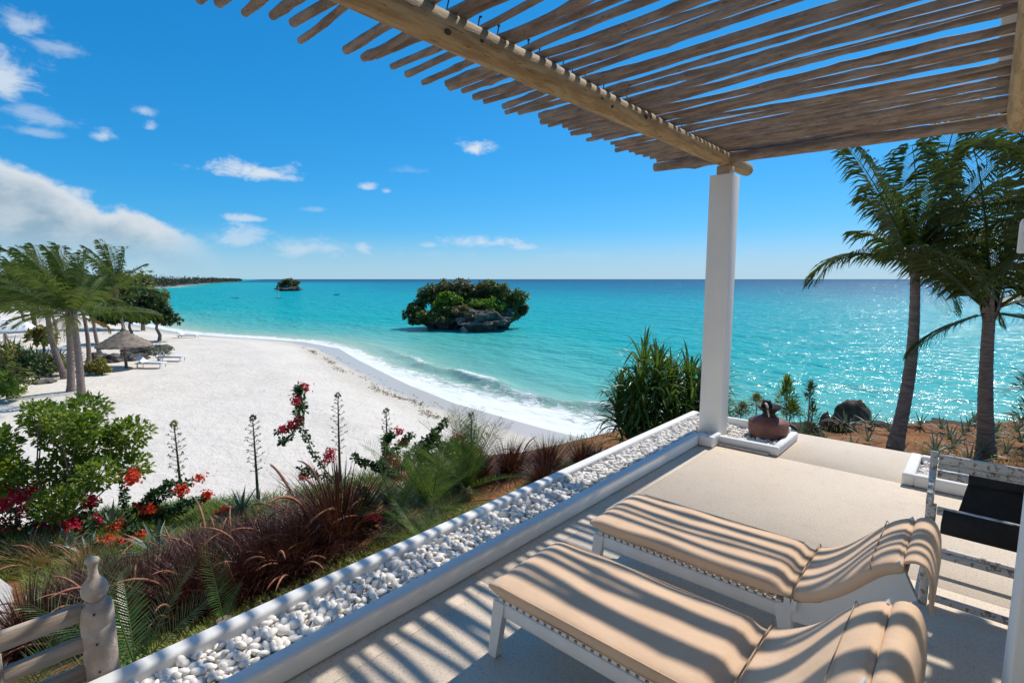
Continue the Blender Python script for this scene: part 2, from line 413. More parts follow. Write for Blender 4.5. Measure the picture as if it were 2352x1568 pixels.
# ------------------------------------------------------------------ sea
def sea_material():
    m, t, p = base_mat('sea_water')
    pos = t.n('ShaderNodeNewGeometry').outputs['Position']
    at = t.n('ShaderNodeAttribute'); at.attribute_name = 'shore'; sd = at.outputs['Fac']
    at2 = t.n('ShaderNodeAttribute'); at2.attribute_name = 'wave'; wv = at2.outputs['Fac']
    at3 = t.n('ShaderNodeAttribute'); at3.attribute_name = 'surf'; sf = t.m('SUBTRACT', .30, t.m('MULTIPLY', at3.outputs['Fac'], .175))
    n1 = t.noise(pos, .035, 4, .55); n2 = t.noise(pos, .25, 4, .6)
    lg = t.m('LOGARITHM', t.m('MAXIMUM', t.m('MULTIPLY', sd, t.m('ADD', .55, t.m('MULTIPLY', n1.outputs[0], .9))), .3), 10.0)
    f = t.m('DIVIDE', t.m('ADD', lg, .5), 4.5)
    P_ = lambda d: (math.log10(d) + .5) / 4.5
    col = t.ramp(f, [(P_(.8), (.50, .52, .40)), (P_(3.5), (.30, .50, .39)), (P_(9), (.115, .44, .38)), (P_(26), (.004, .37, .375)), (P_(110), (.0, .325, .39)),
                     (P_(260), (.0, .205, .315)), (P_(700), (.0, .115, .23)), (P_(3500), (.008, .07, .155))])
    # darker reef patches on the bottom
    reef = t.noise(t.mapping(pos, (.6, 1.4, 1)), .016, 4, .6)
    rf = t.m('MULTIPLY', t.ss(reef.outputs[0], .53, .66), t.ss(sd, 60, 260, 0, .38))
    col = t.mix(rf, col, (.0, .12, .22))
    # foam: wash on the beach, broken streaks behind the breaker, scattered white caps
    fa = t.noise(t.mapping(pos, (1, 1.7, 1)), 1.3, 7, .68, .6)
    fb = t.noise(t.mapping(pos, (.8, 2.6, 1)), .32, 3, .5, .5)
    wash = t.ss(t.m('SUBTRACT', t.m('ADD', t.m('MULTIPLY', fa.outputs[0], 1.1), t.m('MULTIPLY', fb.outputs[0], .5)), t.m('MULTIPLY', sd, sf)), .22, .52)
    crest = t.m('MULTIPLY', t.ss(t.m('ADD', wv, t.m('MULTIPLY', t.m('SUBTRACT', fa.outputs[0], .5), .9)), .66, 1.0), .95)
    cap_n = t.noise(t.mapping(pos, (.35, 1.5, 1)), .8, 4, .6, .3)
    cap = t.m('MULTIPLY', t.ss(cap_n.outputs[0], .735, .79), t.ss(sd, 12, 40, 0, .8))
    foam = t.m('MAXIMUM', t.m('MAXIMUM', wash, crest), cap)
    col = t.mix(foam, col, (.80, .82, .80))
    t.l(col, p.inputs['Base Color'])
    t.l(t.m('ADD', .06, t.m('MULTIPLY', foam, .6)), p.inputs['Roughness'])
    p.inputs['IOR'].default_value = 1.33
    p.inputs['Specular IOR Level'].default_value = .22
    h1 = t.noise(t.mapping(pos, (.55, 1.0, 1), (0, 0, R(12))), .38, 2, .45)
    h2 = t.noise(t.mapping(pos, (.55, 1.1, 1), (0, 0, R(-14))), 1.15, 2, .45)
    h3 = t.noise(t.mapping(pos, (.8, 1.1, 1), (0, 0, R(25))), 4.5, 2, .5)
    h0 = t.noise(t.mapping(pos, (.6, 1.0, 1), (0, 0, R(4))), .13, 2, .5)
    h = t.m('ADD', t.m('ADD', t.m('MULTIPLY', h1.outputs[0], .85), t.m('MULTIPLY', h2.outputs[0], .54)), t.m('MULTIPLY', h3.outputs[0], .085))
    h = t.m('ADD', h, t.m('MULTIPLY', h0.outputs[0], 1.2))
    h = t.m('MULTIPLY', h, t.ss(sd, .5, 22, .25, 1.0))
    h = t.m('ADD', h, t.m('MULTIPLY', foam, .05))
    b = t.n('ShaderNodeBump'); b.inputs['Strength'].default_value = 1.0; b.inputs['Distance'].default_value = 1.0
    t.l(h, b.inputs['Height'])
    df = t.n('ShaderNodeBsdfDiffuse'); t.l(col, df.inputs[0]); t.l(b.outputs[0], df.inputs['Normal'])
    gl = t.n('ShaderNodeBsdfGlossy'); gl.inputs['Roughness'].default_value = .10; t.l(b.outputs[0], gl.inputs['Normal'])
    fr = t.n('ShaderNodeFresnel'); fr.inputs[0].default_value = 1.33; t.l(b.outputs[0], fr.inputs['Normal'])
    fc = t.m('MULTIPLY', t.m('MINIMUM', t.m('MULTIPLY', fr.outputs[0], .85), .20), t.m('SUBTRACT', 1.0, foam))
    g2 = t.n('ShaderNodeBsdfGlossy'); g2.inputs['Roughness'].default_value = .27; t.l(b.outputs[0], g2.inputs['Normal'])
    gm = t.n('ShaderNodeMixShader'); gm.inputs[0].default_value = .34; t.l(gl.outputs[0], gm.inputs[1]); t.l(g2.outputs[0], gm.inputs[2])
    mx = t.n('ShaderNodeMixShader'); t.l(fc, mx.inputs[0]); t.l(df.outputs[0], mx.inputs[1]); t.l(gm.outputs[0], mx.inputs[2])
    t.l(mx.outputs[0], m.node_tree.nodes['Material Output'].inputs[0])
    return m
azs = np.radians(np.concatenate([np.linspace(-112, -90, 24, endpoint=False), np.linspace(-90, 6, 330), np.linspace(7, 75, 40)]))
rad = np.concatenate([np.linspace(12, 60, 190, endpoint=False), np.geomspace(60, 500, 110, endpoint=False), np.geomspace(500, 40000, 60)])
A_, Rr = np.meshgrid(azs, rad)
X = Rr * np.sin(A_); Y = Rr * np.cos(A_)
sd = -pdist(X, Y, SHORE)
brk = np.ones(X.shape)
near = (Rr < 70) & (sd > -2) & (sd < 30)
wob = np.zeros(X.shape)
wob[near] = vnoise(X[near], Y[near], .11, 3) * 1.5 + vnoise(X[near], Y[near], .4, 8) * .45
brk[near] = np.clip(.55 + 1.5 * vnoise(X[near], Y[near], .16, 12), 0, 1)
alongx = np.exp(-((X + 20) / 17) ** 2)
amp = .50 * (.55 + .45 * brk) * np.clip(alongx * 1.25, 0, 1)
u = sd + wob - 3.9
wave = np.where(u < 0, np.exp(-(u / .42) ** 2), np.exp(-(u / 1.25) ** 2))
wave2 = np.exp(-((sd + wob * .8 - 1.5) / .5) ** 2) * np.exp(-((X + 75) / 40) ** 2)
wave3 = np.exp(-((sd + wob * 1.3 - 9.5) / 1.5) ** 2) * np.exp(-((X + 22) / 12) ** 2)
Z = SEA + wave * amp + wave2 * .10 + wave3 * .16
wv = np.maximum(wave * (.5 + .5 * np.clip(alongx * 1.5, 0, 1)) * (u < .45) * (.45 + .55 * brk), wave2 * .8)
ia = (X + 51.3) * math.cos(R(42)) + (Y - 47.0) * math.sin(R(42)); ib = -(X + 51.3) * math.sin(R(42)) + (Y - 47.0) * math.cos(R(42))
ie = np.sqrt((ia / 5.6) ** 2 + (ib / 4.6) ** 2)
wv = np.maximum(wv, .62 * np.exp(-((ie - 1.0) / .16) ** 2) * np.clip((ia + 1) / 4, .25, 1))
struct(grid('sea', X, Y, Z, sea_material(), {'shore': np.where((Rr > 600) & (sd < 40), 40.0, np.maximum(sd, 0)), 'wave': wv, 'surf': np.exp(-((X + 17) / 13) ** 2)}))

# ------------------------------------------------------------------ beach
def sand_material():
    m, t, p = base_mat('coral_sand')
    pos = t.n('ShaderNodeNewGeometry').outputs['Position']
    at = t.n('ShaderNodeAttribute'); at.attribute_name = 'shore'; sd = at.outputs['Fac']
    n1 = t.noise(pos, .35, 5, .6); n2 = t.noise(pos, 2.4, 6, .65); n3 = t.noise(t.mapping(pos, (.5, 1.2, 1)), .12, 4, .6)
    col = t.mix(t.ss(n1.outputs[0], .38, .64), (.765, .69, .60), (.715, .64, .55))
    col = t.mix(t.m('MULTIPLY', t.ss(n2.outputs[0], .60, .78), .22), col, (.55, .49, .43))
    dd = t.m('ADD', sd, t.m('MULTIPLY', t.m('SUBTRACT', n3.outputs[0], .5), 2.2))
    damp = t.ss(dd, 4.4, 3.0); wet = t.ss(dd, 2.6, 1.4)
    col = t.mix(t.m('MULTIPLY', damp, .6), col, (.60, .53, .43))
    col = t.mix(t.m('MULTIPLY', wet, .6), col, (.46, .415, .36))
    t.l(col, p.inputs['Base Color'])
    t.l(t.ss(wet, 0, 1, .95, .32), p.inputs['Roughness'])
    p.inputs['Specular IOR Level'].default_value = .25
    b = t.n('ShaderNodeBump'); b.inputs['Distance'].default_value = .11
    f1 = t.noise(pos, 2.1, 6, .68); f2 = t.noise(pos, .6, 3, .5)
    t.l(t.m('SUBTRACT', 1.0, wet), b.inputs['Strength'])
    t.l(t.m('ADD', f1.outputs[0], f2.outputs[0]), b.inputs['Height']); t.l(b.outputs[0], p.inputs['Normal'])
    return m
rad2 = np.concatenate([np.linspace(6, 70, 200, endpoint=False), np.geomspace(70, 900, 60)])
az2 = np.radians(np.concatenate([np.linspace(-140, -95, 18, endpoint=False), np.linspace(-95, 10, 240), np.linspace(11, 70, 16)]))
A_, Rr = np.meshgrid(az2, rad2); X = Rr * np.sin(A_); Y = Rr * np.cos(A_)
Z, sdist = sand_z(X, Y)
und = np.zeros(X.shape); q = (sdist > 3) & (Rr < 120)
und[q] = vnoise(X[q], Y[q], .12, 2) * .14 + vnoise(X[q], Y[q], .5, 5) * .05
Z = Z + und * np.clip((sdist - 3) / 5, 0, 1)
struct(grid('beach', X, Y, Z, sand_material(), {'shore': sdist}))

# ------------------------------------------------------------------ garden bank and headland
def bank_material():
    m, t, p = base_mat('garden_earth')
    pos = t.n('ShaderNodeNewGeometry').outputs['Position']
    n1 = t.noise(pos, 1.1, 6, .65); n2 = t.noise(pos, 5.0, 5, .65); n3 = t.noise(pos, .5, 4, .6)
    col = t.mix(t.ss(n1.outputs[0], .38, .62), (.33, .145, .060), (.22, .10, .048))
    col = t.mix(t.m('MULTIPLY', t.ss(n2.outputs[0], .54, .68), .6), col, (.14, .075, .04))
    col = t.mix(t.m('MULTIPLY', t.ss(n3.outputs[0], .55, .68), .55), col, (.12, .13, .035))
    t.l(col, p.inputs['Base Color']); p.inputs['Roughness'].default_value = .95
    p.inputs['Specular IOR Level'].default_value = .15
    b = t.n('ShaderNodeBump'); b.inputs['Distance'].default_value = .09
    t.l(n2.outputs[0], b.inputs['Height']); t.l(b.outputs[0], p.inputs['Normal'])
    return m
xs = np.arange(-19, 31, .25); ys = np.arange(-9, 33, .25)
X, Y = np.meshgrid(xs, ys); Z = land_z(X, Y)
jit = vnoise(X, Y, .9, 4) * .10 + vnoise(X, Y, .3, 6) * .16
Z = Z + jit - .04
M_earth = bank_material()
struct(grid('garden_bank', X, Y, Z, M_earth))

# ------------------------------------------------------------------ terrace
def floor_material():
    m, t, p = base_mat('terrazzo_screed')
    pos = t.n('ShaderNodeNewGeometry').outputs['Position']
    n1 = t.noise(pos, 1.3, 5, .6); n2 = t.noise(pos, 75, 4, .75); n3 = t.noise(pos, 9, 5, .65)
    oi = t.n('ShaderNodeObjectInfo')
    col = t.mix(t.ss(n1.outputs[0], .35, .65), (.71, .585, .46), (.665, .545, .425))
    col = t.mix(t.ss(n2.outputs[0], .54, .64), col, (.36, .30, .24))
    col = t.mix(t.ss(n2.outputs[0], .42, .34), col, (.66, .59, .50))
    col = t.mix(t.m('MULTIPLY', t.ss(n3.outputs[0], .54, .72), .38), col, (.44, .37, .29))
    hs = t.n('ShaderNodeHueSaturation'); t.l(col, hs.inputs['Color'])
    t.l(t.m('ADD', .96, t.m('MULTIPLY', oi.outputs['Random'], .025)), hs.inputs['Value'])
    t.l(hs.outputs[0], p.inputs['Base Color']); p.inputs['Roughness'].default_value = .62
    p.inputs['Specular IOR Level'].default_value = .3
    b = t.n('ShaderNodeBump'); b.inputs['Distance'].default_value = .0012
    t.l(n2.outputs[0], b.inputs['Height']); t.l(b.outputs[0], p.inputs['Normal'])
    return m
M_floor = floor_material()
ter = MB(); ter.box((-2.93, -5, -1.3), (7, 7.45, -.014))
terrace = struct(ter.obj('terrace', M_plaster))
gx = [-2.43, -2.26, 7.0]
gy = [-5, -3.2, -1.4, .45, 2.3, 4.25, 6.26, 7.45]
for i in range(len(gx) - 1):
    for j in range(len(gy) - 1):
        g = .0013
        x0 = -2.93 if (i == 0) else gx[i] + g
        o = rbox('slab', (x0, gy[j] + g, -.0135), (gx[i + 1] - g, gy[j + 1] - g, 0), M_floor, terrace, .0016, 1)

# ------------------------------------------------------------------ pebble planter
pl = thing('pebble_planter', 'long white plastered planter filled with white pebbles along the terrace edge, wrapping round the column', 'planter', (-2.68, 3.5, 0))
def pk(name, a, b, bev=.022):
    o = (-2.68, 3.5, 0)
    return rbox(name, [a[i] - o[i] for i in range(3)], [b[i] - o[i] for i in range(3)], M_plaster, pl, bev, 3)
pk('outer_kerb', (-2.945, -.2, -.7), (-2.845, 7.10, .155))
pk('inner_kerb', (-2.525, -.2, .001), (-2.43, 6.16, .135))
pk('return_kerb', (-2.435, 6.07, .001), (-2.255, 6.165, .134))
pk('return_kerb', (-2.345, 6.155, .001), (-2.257, 6.36, .132))
pk('front_kerb', (-2.345, 6.275, .001), (-1.59, 6.365, .105))
pk('end_kerb', (-1.675, 6.36, .001), (-1.588, 7.12, .104))
pk('back_kerb', (-2.85, 7.04, .001), (-1.67, 7.125, .152))
rng = random.Random(5)
def pebble_mesh(i):
    bm = bmesh.new(); bmesh.ops.create_icosphere(bm, subdivisions=2, radius=1)
    r = random.Random(i); sx, sy, szz = 1.0, r.uniform(.62, .9), r.uniform(.36, .55)
    for v in bm.verts:
        p = v.co; h = 1 + mn.noise(p * 1.1 + Vector((i * 3.3, 0, 0))) * .22
        v.co = Vector((p.x * sx, p.y * sy, p.z * szz)) * h
    me = bpy.data.meshes.new('pebble'); bm.to_mesh(me); bm.free(); me.shade_smooth(); me.materials.append(M_pebble)
    return me
PM = [pebble_mesh(i) for i in range(8)]
spots = []
def fill(x0, x1, y0, y1, z0, layers, skip=None):
    sp = .041
    for L in range(layers):
        nx = int((x1 - x0) / sp); ny = int((y1 - y0) / (sp * .9))
        for a in range(nx + 1):
            for b_ in range(ny + 1):
                if L == layers - 1 and rng.random() < .45: continue
                x = x0 + (a + .5 * (b_ % 2)) * sp + rng.uniform(-.014, .014); y = y0 + b_ * sp * .9 + rng.uniform(-.014, .014)
                if not (x0 <= x <= x1 and y0 <= y <= y1): continue
                if skip and skip(x, y): continue
                big = rng.random()
                spots.append((x, y, z0 + L * .02 + rng.uniform(-.006, .008), rng.uniform(.018, .027) + (.008 if big > .8 else 0)))
fill(-2.828, -2.542, .0, 7.02, .074, 3, lambda x, y: x > -2.59 and 6.38 < y < 6.70)
fill(-2.53, -2.27, 6.19, 6.39, .058, 2)
fill(-2.28, -1.70, 6.39, 7.02, .036, 2, lambda x, y: (x + 1.87) ** 2 + (y - 6.85) ** 2 < .20 ** 2)
fill(-2.53, -2.28, 6.70, 7.02, .05, 2)
vis = [s for s in spots if s[1] > .55]
vis.sort(key=lambda s: s[0] ** 2 + s[1] ** 2 + (2 - s[2]) ** 2)
def prot():
    return Matrix.Rotation(rng.uniform(0, 6.28), 4, 'Z') @ Matrix.Rotation(rng.gauss(0, .42), 4, 'X') @ Matrix.Rotation(rng.gauss(0, .42), 4, 'Y')
rest = MB()
nearset = set(id(s) for s in vis[:300])
for s in spots:
    me = PM[rng.randrange(8)]; M = Matrix.Translation((s[0] + 2.68, s[1] - 3.5, s[2])) @ prot() @ Matrix.Scale(s[3] * 1.18, 4)
    if id(s) in nearset:
        o = bpy.data.objects.new('pebble', me); COL.objects.link(o); o.parent = pl; o.matrix_local = M
    else:
        rest.add([M @ v.co for v in me.vertices], [tuple(p.vertices) for p in me.polygons])
po = rest.obj('pebbles', M_pebble, pl, True); po['kind'] = 'stuff'
bd = MB(); bd.box((-2.85 + 2.68, -3.7, .001), (-2.52 + 2.68, 3.55, .055)); bd.box((.16, 2.72, .001), (1.0, 3.56, .03)); bd.obj('bed', M_soil, pl)

# second, smaller planter behind the chair
p2 = thing('pebble_planter', 'small white kerbed planter of pebbles behind the weathered folding chair', 'planter', (.1, 6.75, 0))
for nm, a, b in (('side_kerb', (-.56, -.53, .001), (-.46, .30, .12)), ('front_kerb', (-.465, -.53, .001), (.5, -.43, .119)), ('back_kerb', (-.465, .20, .001), (.5, .30, .118))):
    rbox(nm, a, b, M_plaster, p2, .02, 3)
r2 = MB()
for i in range(900):
    me = PM[rng.randrange(8)]
    M = Matrix.Translation((rng.uniform(-.44, .46), rng.uniform(-.41, .18), rng.uniform(.05, .085))) @ prot() @ Matrix.Scale(rng.uniform(.022, .034), 4)
    r2.add([M @ v.co for v in me.vertices], [tuple(p.vertices) for p in me.polygons])
q = r2.obj('pebbles', M_pebble, p2, True); q['kind'] = 'stuff'
bd = MB(); bd.box((-.47, -.44, .001), (.5, .21, .045)); bd.obj('bed', M_soil, p2)

# ------------------------------------------------------------------ columns
c1 = thing('column', 'square white plastered column at the corner of the pebble planter carrying the pergola', 'column', (-2.4375, 6.5425, 0))
rbox('shaft', (-.1325, -.1325, .001), (.1325, .1325, 3.235), M_column, c1, .008, 2)
rbox('cap_block', (-.075, -.075, 3.235), (.085, .075, 3.345), M_cap, c1, .006, 1)
c2 = thing('column', 'white column at the right edge of the picture in front of the folding chair', 'column', (.285, 2.25, 0))
rbox('shaft', (-.1345, -.1325, .001), (.1325, .1325, 3.4), M_column, c2, .008, 2)
wl_ = thing('wall_lamp', 'small white box lamp on the near column at the right picture edge', 'lamp', (.150, 2.26, 2.13))
rbox('lamp_housing', (-.085, -.05, -.05), (.0, .05, .05), M_plaster, wl_, .006, 2)
rf = thing('porch_roof', 'solid porch roof edge above the pergola pole ends', 'roof', (2, 2, 3.62))
rbox('roof_slab', (-2.06, -6, .03), (4, 4.35, .2), M_plaster, rf, .01, 1)
rbox('wall_plate', (-1.5, -6, -.1), (-1.3, 4.2, .028), M_cap, rf, .01, 1)

vl = thing('villa_bounce_wall', 'unseen cream villa walls added behind and right of the viewer for warm bounce light', 'wall', (1.7, -3.2, 0))  # out of view, added to bounce warm fill into the shaded terrace
M_bounce_wall = mat('cream_plaster', (.80, .735, .63), (.74, .67, .57), 2, .85, .002, 15)
rbox('side_wall', (0, 0, .001), (.25, 7.2, 3.6), M_bounce_wall, vl, .01, 1)
rbox('back_wall', (-4.6, -.25, .001), (-.003, 0, 3.6), M_bounce_wall, vl, .01, 1)
# ------------------------------------------------------------------ pergola
pg = thing('pergola', 'rustic pergola of round timber poles laid across two log beams', 'pergola', (-1.2, 3, 3.4))
def log(name, pts, r0, r1, m, seed, n=12, segs=40, wob=.012, knots=6, parent=pg):
    r = random.Random(seed); b = MB()
    A, B = Vector(pts[0]), Vector(pts[1]); path = []; rr = []
    kn = [(r.random(), r.uniform(.08, .28), r.uniform(.010, .022)) for _ in range(knots)]
    sg = [(r.uniform(-1, 1), r.uniform(-1, 1)) for _ in range(6)]
    side = (B - A).normalized().cross(Vector((0, 0, 1)))
    for i in range(segs + 1):
        t = i / segs; p = A.lerp(B, t)
        o1 = sum(math.sin((j + 1) * math.pi * t * 1.3 + sg[j][0] * 3) * sg[j][1] / (j + 1) for j in range(6))
        o2 = sum(math.sin((j + 1) * math.pi * t * 1.1 + sg[j][1] * 3) * sg[j][0] / (j + 1) for j in range(6))
        p = p + side * o1 * wob + Vector((0, 0, o2 * wob * .6))
        rad = r0 + (r1 - r0) * t
        for kt, ka, kw in kn: rad *= 1 + ka * math.exp(-((t - kt) / kw) ** 2)
        if i in (0, segs): rad *= .9
        path.append(p - Vector(pg.location)); rr.append(rad * (1 + mn.noise(Vector((t * 14, seed * 3.1, 0))) * .07))
    return b.obj(name, m, parent, True), b, path, rr
def mklog(name, A, B, r0, r1, m, seed, **kw):
    n = kw.pop('n', 12); r = random.Random(seed)
    segs = kw.get('segs', 40); wob = kw.get('wob', .012); knots = kw.get('knots', 6)
    b = MB(); A, B = Vector(A), Vector(B)
    ka_ = kw.get('kamp', 1.0)
    kn = [(r.random(), r.uniform(.06, .24) * ka_, r.uniform(.010, .022)) for _ in range(knots)]
    sg = [(r.uniform(-1, 1), r.uniform(-1, 1)) for _ in range(6)]
    side = (B - A).normalized().cross(Vector((0, 0, 1))); path = []; rr = []
    for i in range(segs + 1):
        t = i / segs; p = A.lerp(B, t)
        o1 = sum(math.sin((j + 1) * math.pi * t * 1.3 + sg[j][0] * 3) * sg[j][1] / (j + 1) for j in range(6))
        o2 = sum(math.sin((j + 1) * math.pi * t * 1.1 + sg[j][1] * 3) * sg[j][0] / (j + 1) for j in range(6))
        path.append(p + side * o1 * wob + Vector((0, 0, o2 * wob * .5)) - Vector(pg.location))
        rad = r0 + (r1 - r0) * t
        for kt, ka, kw_ in kn: rad *= 1 + ka * math.exp(-((t - kt) / kw_) ** 2)
        rad *= 1 + mn.noise(Vector((t * 14, seed * 3.1, 0))) * .08
        if i in (0, segs): rad *= .93
        rr.append(rad)
    b.tube(path, rr, n)
    return b.obj(name, m, pg, True)
mklog('main_beam', (-2.44, -.6, 3.435), (-2.44, 7.32, 3.42), .104, .084, M_beam, 11, n=20, segs=90, wob=.012, knots=9, kamp=.3)
mklog('main_beam', (.105, -.6, 3.40), (.10, 6.78, 3.40), .10, .085, M_beam, 12, n=20, segs=70, wob=.01, knots=8, kamp=.3)
mklog('cross_beam', (-3.36, 6.56, 3.46), (.5, 6.50, 3.385), .060, .056, M_pole, 13, n=14, segs=50, wob=.012, knots=7)
PY_ = [.25, .42, .58, .75, .90, 1.05, 1.16, 1.276, 1.343, 1.512, 1.646, 1.727, 2.003, 2.15, 2.252, 2.411, 2.574, 2.693, 2.868, 2.986, 3.09, 3.255, 3.374, 3.557, 3.695, 3.822, 4.0, 4.17]
y = 4.294; rp = random.Random(21)
while y < 6.46:
    PY_.append(y); y += rp.uniform(.098, .150)
PY_[-1] = 6.435
PY_ += [6.55, 6.665]
nb = MB()
for i, y in enumerate(PY_):
    r0 = rp.uniform(.020, .030)
    tip = -3.33 + rp.uniform(-.09, .09)
    zt = 3.513 + r0
    mklog('pole', (tip, y, zt + rp.uniform(-.012, .006)), (.34, y + rp.uniform(-.035, .035), zt + rp.uniform(-.02, .01)), r0, r0 * rp.uniform(.82, 1.05), M_pole, 100 + i, n=9, segs=44, wob=.032, knots=13, kamp=1.15)
    nb.tube([(-2.44 - pg.location.x + rp.uniform(-.02, .02), y - 3, zt - 3.4 + .0), (-2.43 - pg.location.x, y - 3 + rp.uniform(-.008, .008), zt - 3.4 + r0 + .035)], [.004, .0045], 6)
    nb.lathe([(.010, 0), (.010, .006)], 8, (-2.43 - pg.location.x, y - 3, zt - 3.4 + r0 + .034))
n_ = nb.obj('nail_heads', M_nail, pg); n_['kind'] = 'stuff'
# dark knots on the beam
for i in range(16):
    yy = rp.uniform(.9, 6.9); a = rp.uniform(-.9, .6)
    b = MB(); rr_ = .098 - .0026 * yy
    c = Vector((-2.44 + math.cos(a) * rr_ * 1.0, yy, 3.43 + math.sin(a) * rr_)) - Vector(pg.location)
    w = rp.uniform(.008, .02); nrm = Vector((math.cos(a), 0, math.sin(a)))
    pts = [c + Vector((0, math.cos(t) * w * 1.6, 0)) + Vector((-math.sin(a), 0, math.cos(a))) * math.sin(t) * w + nrm * .002 for t in [j * .785 for j in range(8)]]
    inn = [c + nrm * .004]
    b.add(pts + inn, [(j, (j + 1) % 8, 8) for j in range(8)])
    b.obj('knot', M_nail, pg)

# ------------------------------------------------------------------ sun loungers
def smooth_path(p, n=4):
    out = []
    for i in range(len(p) - 1):
        a, b, c, d = p[max(i - 1, 0)], p[i], p[i + 1], p[min(i + 2, len(p) - 1)]
        for k_ in range(n):
            t = k_ / n
            out.append(tuple(.5 * (2 * b[j] + (c[j] - a[j]) * t + (2 * a[j] - 5 * b[j] + 4 * c[j] - d[j]) * t * t + (3 * b[j] - a[j] - 3 * c[j] + d[j]) * t ** 3) for j in (0, 1)))
    return out + [p[-1]]
def lounger(label, loc, seed):
    r = random.Random(seed)
    t = thing('sun_lounger', label, 'sun lounger', loc, 0, 'white sun loungers with beige cushions')
    h = .315
    for sy in (-1, 1):
        y0, y1 = sorted((sy * .262, sy * .300))
        rbox('side_rail', (.03, y0, h - .075), (1.26, y1, h), M_frame, t, .004, 1)
        # side board of the raised back, widening to its square end
        b = MB(); pr = [(1.16, h - .075), (1.36, h - .055), (1.73, .575), (1.655, .735), (1.36, .40), (1.16, h)]
        o = 0; V = [(x, y0 - .001, z) for x, z in pr] + [(x, y1 + .001, z) for x, z in pr]
        n = len(pr); b.add(V, [tuple(range(n)), tuple(range(n, 2 * n))[::-1]] + [(j, j + n, (j + 1) % n + n, (j + 1) % n) for j in range(n)])
        b.obj('back_board', M_frame, t)
        for sx in (0, 1):
            b = MB(); x0 = .07 + sx * 1.12; dx = -.035 if sx == 0 else .05
            V = []
            for z, w, off in ((h - .002, .038, 0), (0.001, .026, dx)):
                yo = sy * .02 * (1 - z / h)
                for a, c in ((-1, -1), (1, -1), (1, 1), (-1, 1)):
                    V.append((x0 + off + a * w, sy * .283 + yo + c * .021, z))
            b.add(V, [(0, 1, 2, 3), (7, 6, 5, 4), (0, 4, 5, 1), (1, 5, 6, 2), (2, 6, 7, 3), (3, 7, 4, 0)])
            b.obj('leg', M_frame, t)
    rbox('foot_rail', (.03, -.262, h - .075), (.062, .262, h - .002), M_frame, t, .003, 1)
    sm = None
    for i in range(26):
        x = .075 + i * .0455
        if sm is None:
            o = rbox('slat', (-.014, -.292, h + .001), (.014, .292, h + .017), M_frame, t, 0); sm = o.data; o.location = (x, 0, 0)
        else:
            o = bpy.data.objects.new('slat', sm); COL.objects.link(o); o.parent = t; o.location = (x, 0, 0)
    rbox('back_rail', (1.63, -.262, .60), (1.68, .262, .66), M_frame, t, .004, 1)
    ph = r.uniform(0, 6)
    sag = lambda tt, y, sa: (.005 * math.sin(tt * 6 + ph) * (1 - (y / .31) ** 2) * (sa > 0) + .002 * math.sin(y * 14 + tt * 11) - .003 * math.sin(tt * 13) * (abs(y) > .24))
    seat = [(x, .378) for x in np.linspace(0, 1.225, 34)]
    seat = [(x, z - .006 * math.exp(-((x - 1.21) / .03) ** 2)) for x, z in seat]
    sc_ = loft(seat, .625, .078, M_fabric, 'seat_cushion', t, 5, 28, True, sag)
    # back cushion: concave, then a convex shoulder
    pts = smooth_path([(1.235, .385), (1.27, .392), (1.31, .408), (1.35, .430), (1.39, .458), (1.43, .492), (1.47, .532), (1.505, .572), (1.54, .612), (1.575, .648), (1.61, .676), (1.645, .694), (1.675, .700)])
    bc_ = loft(pts, .62, .080, M_fabric, 'back_cushion', t, 5, 28, True, lambda tt, y, sa: .006 * math.sin(y * 9 + ph) * tt)
    fl = [(1.672, .735), (1.695, .752), (1.72, .757), (1.745, .746), (1.762, .715), (1.772, .68), (1.778, .60), (1.782, .52)]
    fl = smooth_path([(x, z - .015) for x, z in fl])
    loft(fl, .585, .022, M_fabric, 'head_flap', t, 5, 24, True)
    b = MB(); b.tube([(1.232, -.318, .352), (1.236, -.316, .40), (1.236, -.30, .428), (1.236, -.15, .434), (1.236, .15, .434), (1.236, .30, .428), (1.236, .316, .40)], .004, 6)
    b.obj('seam', M_seam, bc_, True)
    b = MB(); b.tube([(1.553, -.312, .655), (1.547, -.29, .680), (1.547, -.15, .686), (1.547, .15, .686), (1.547, .29, .680), (1.553, .312, .655)], .0022, 5); b.obj('seam', M_seam, bc_, True)
    for sy in (-1, 1):
        b = MB(); b.tube([(x, sy * .306, z + .027) for x, z in seat[2:-2]], .0032, 5, False); b.tube([(x, sy * .306, z - .030) for x, z in seat[2:-2]], .0032, 5, False); b.obj('piping', M_fabric, sc_, True)
    b = MB(); b.blade([(1.215, -.322, .375), (1.216, -.328, .35), (1.222, -.332, .325), (1.23, -.335, .30)], [.014] * 4, (1, 0, 0)); b.blade([(1.25, -.322, .372), (1.247, -.329, .345), (1.243, -.333, .32)], [.013] * 3, (1, 0, 0))
    b.obj('tie_strap', M_canvasw, t)
    return t
lounger('white framed sun lounger nearest the camera, beige cushion striped by pole shadows', (-1.84, 2.165, 0), 3)
lounger('white framed sun lounger farther from the camera, standing between its twin and the sunlit floor', (-1.845, 3.135, 0), 9)

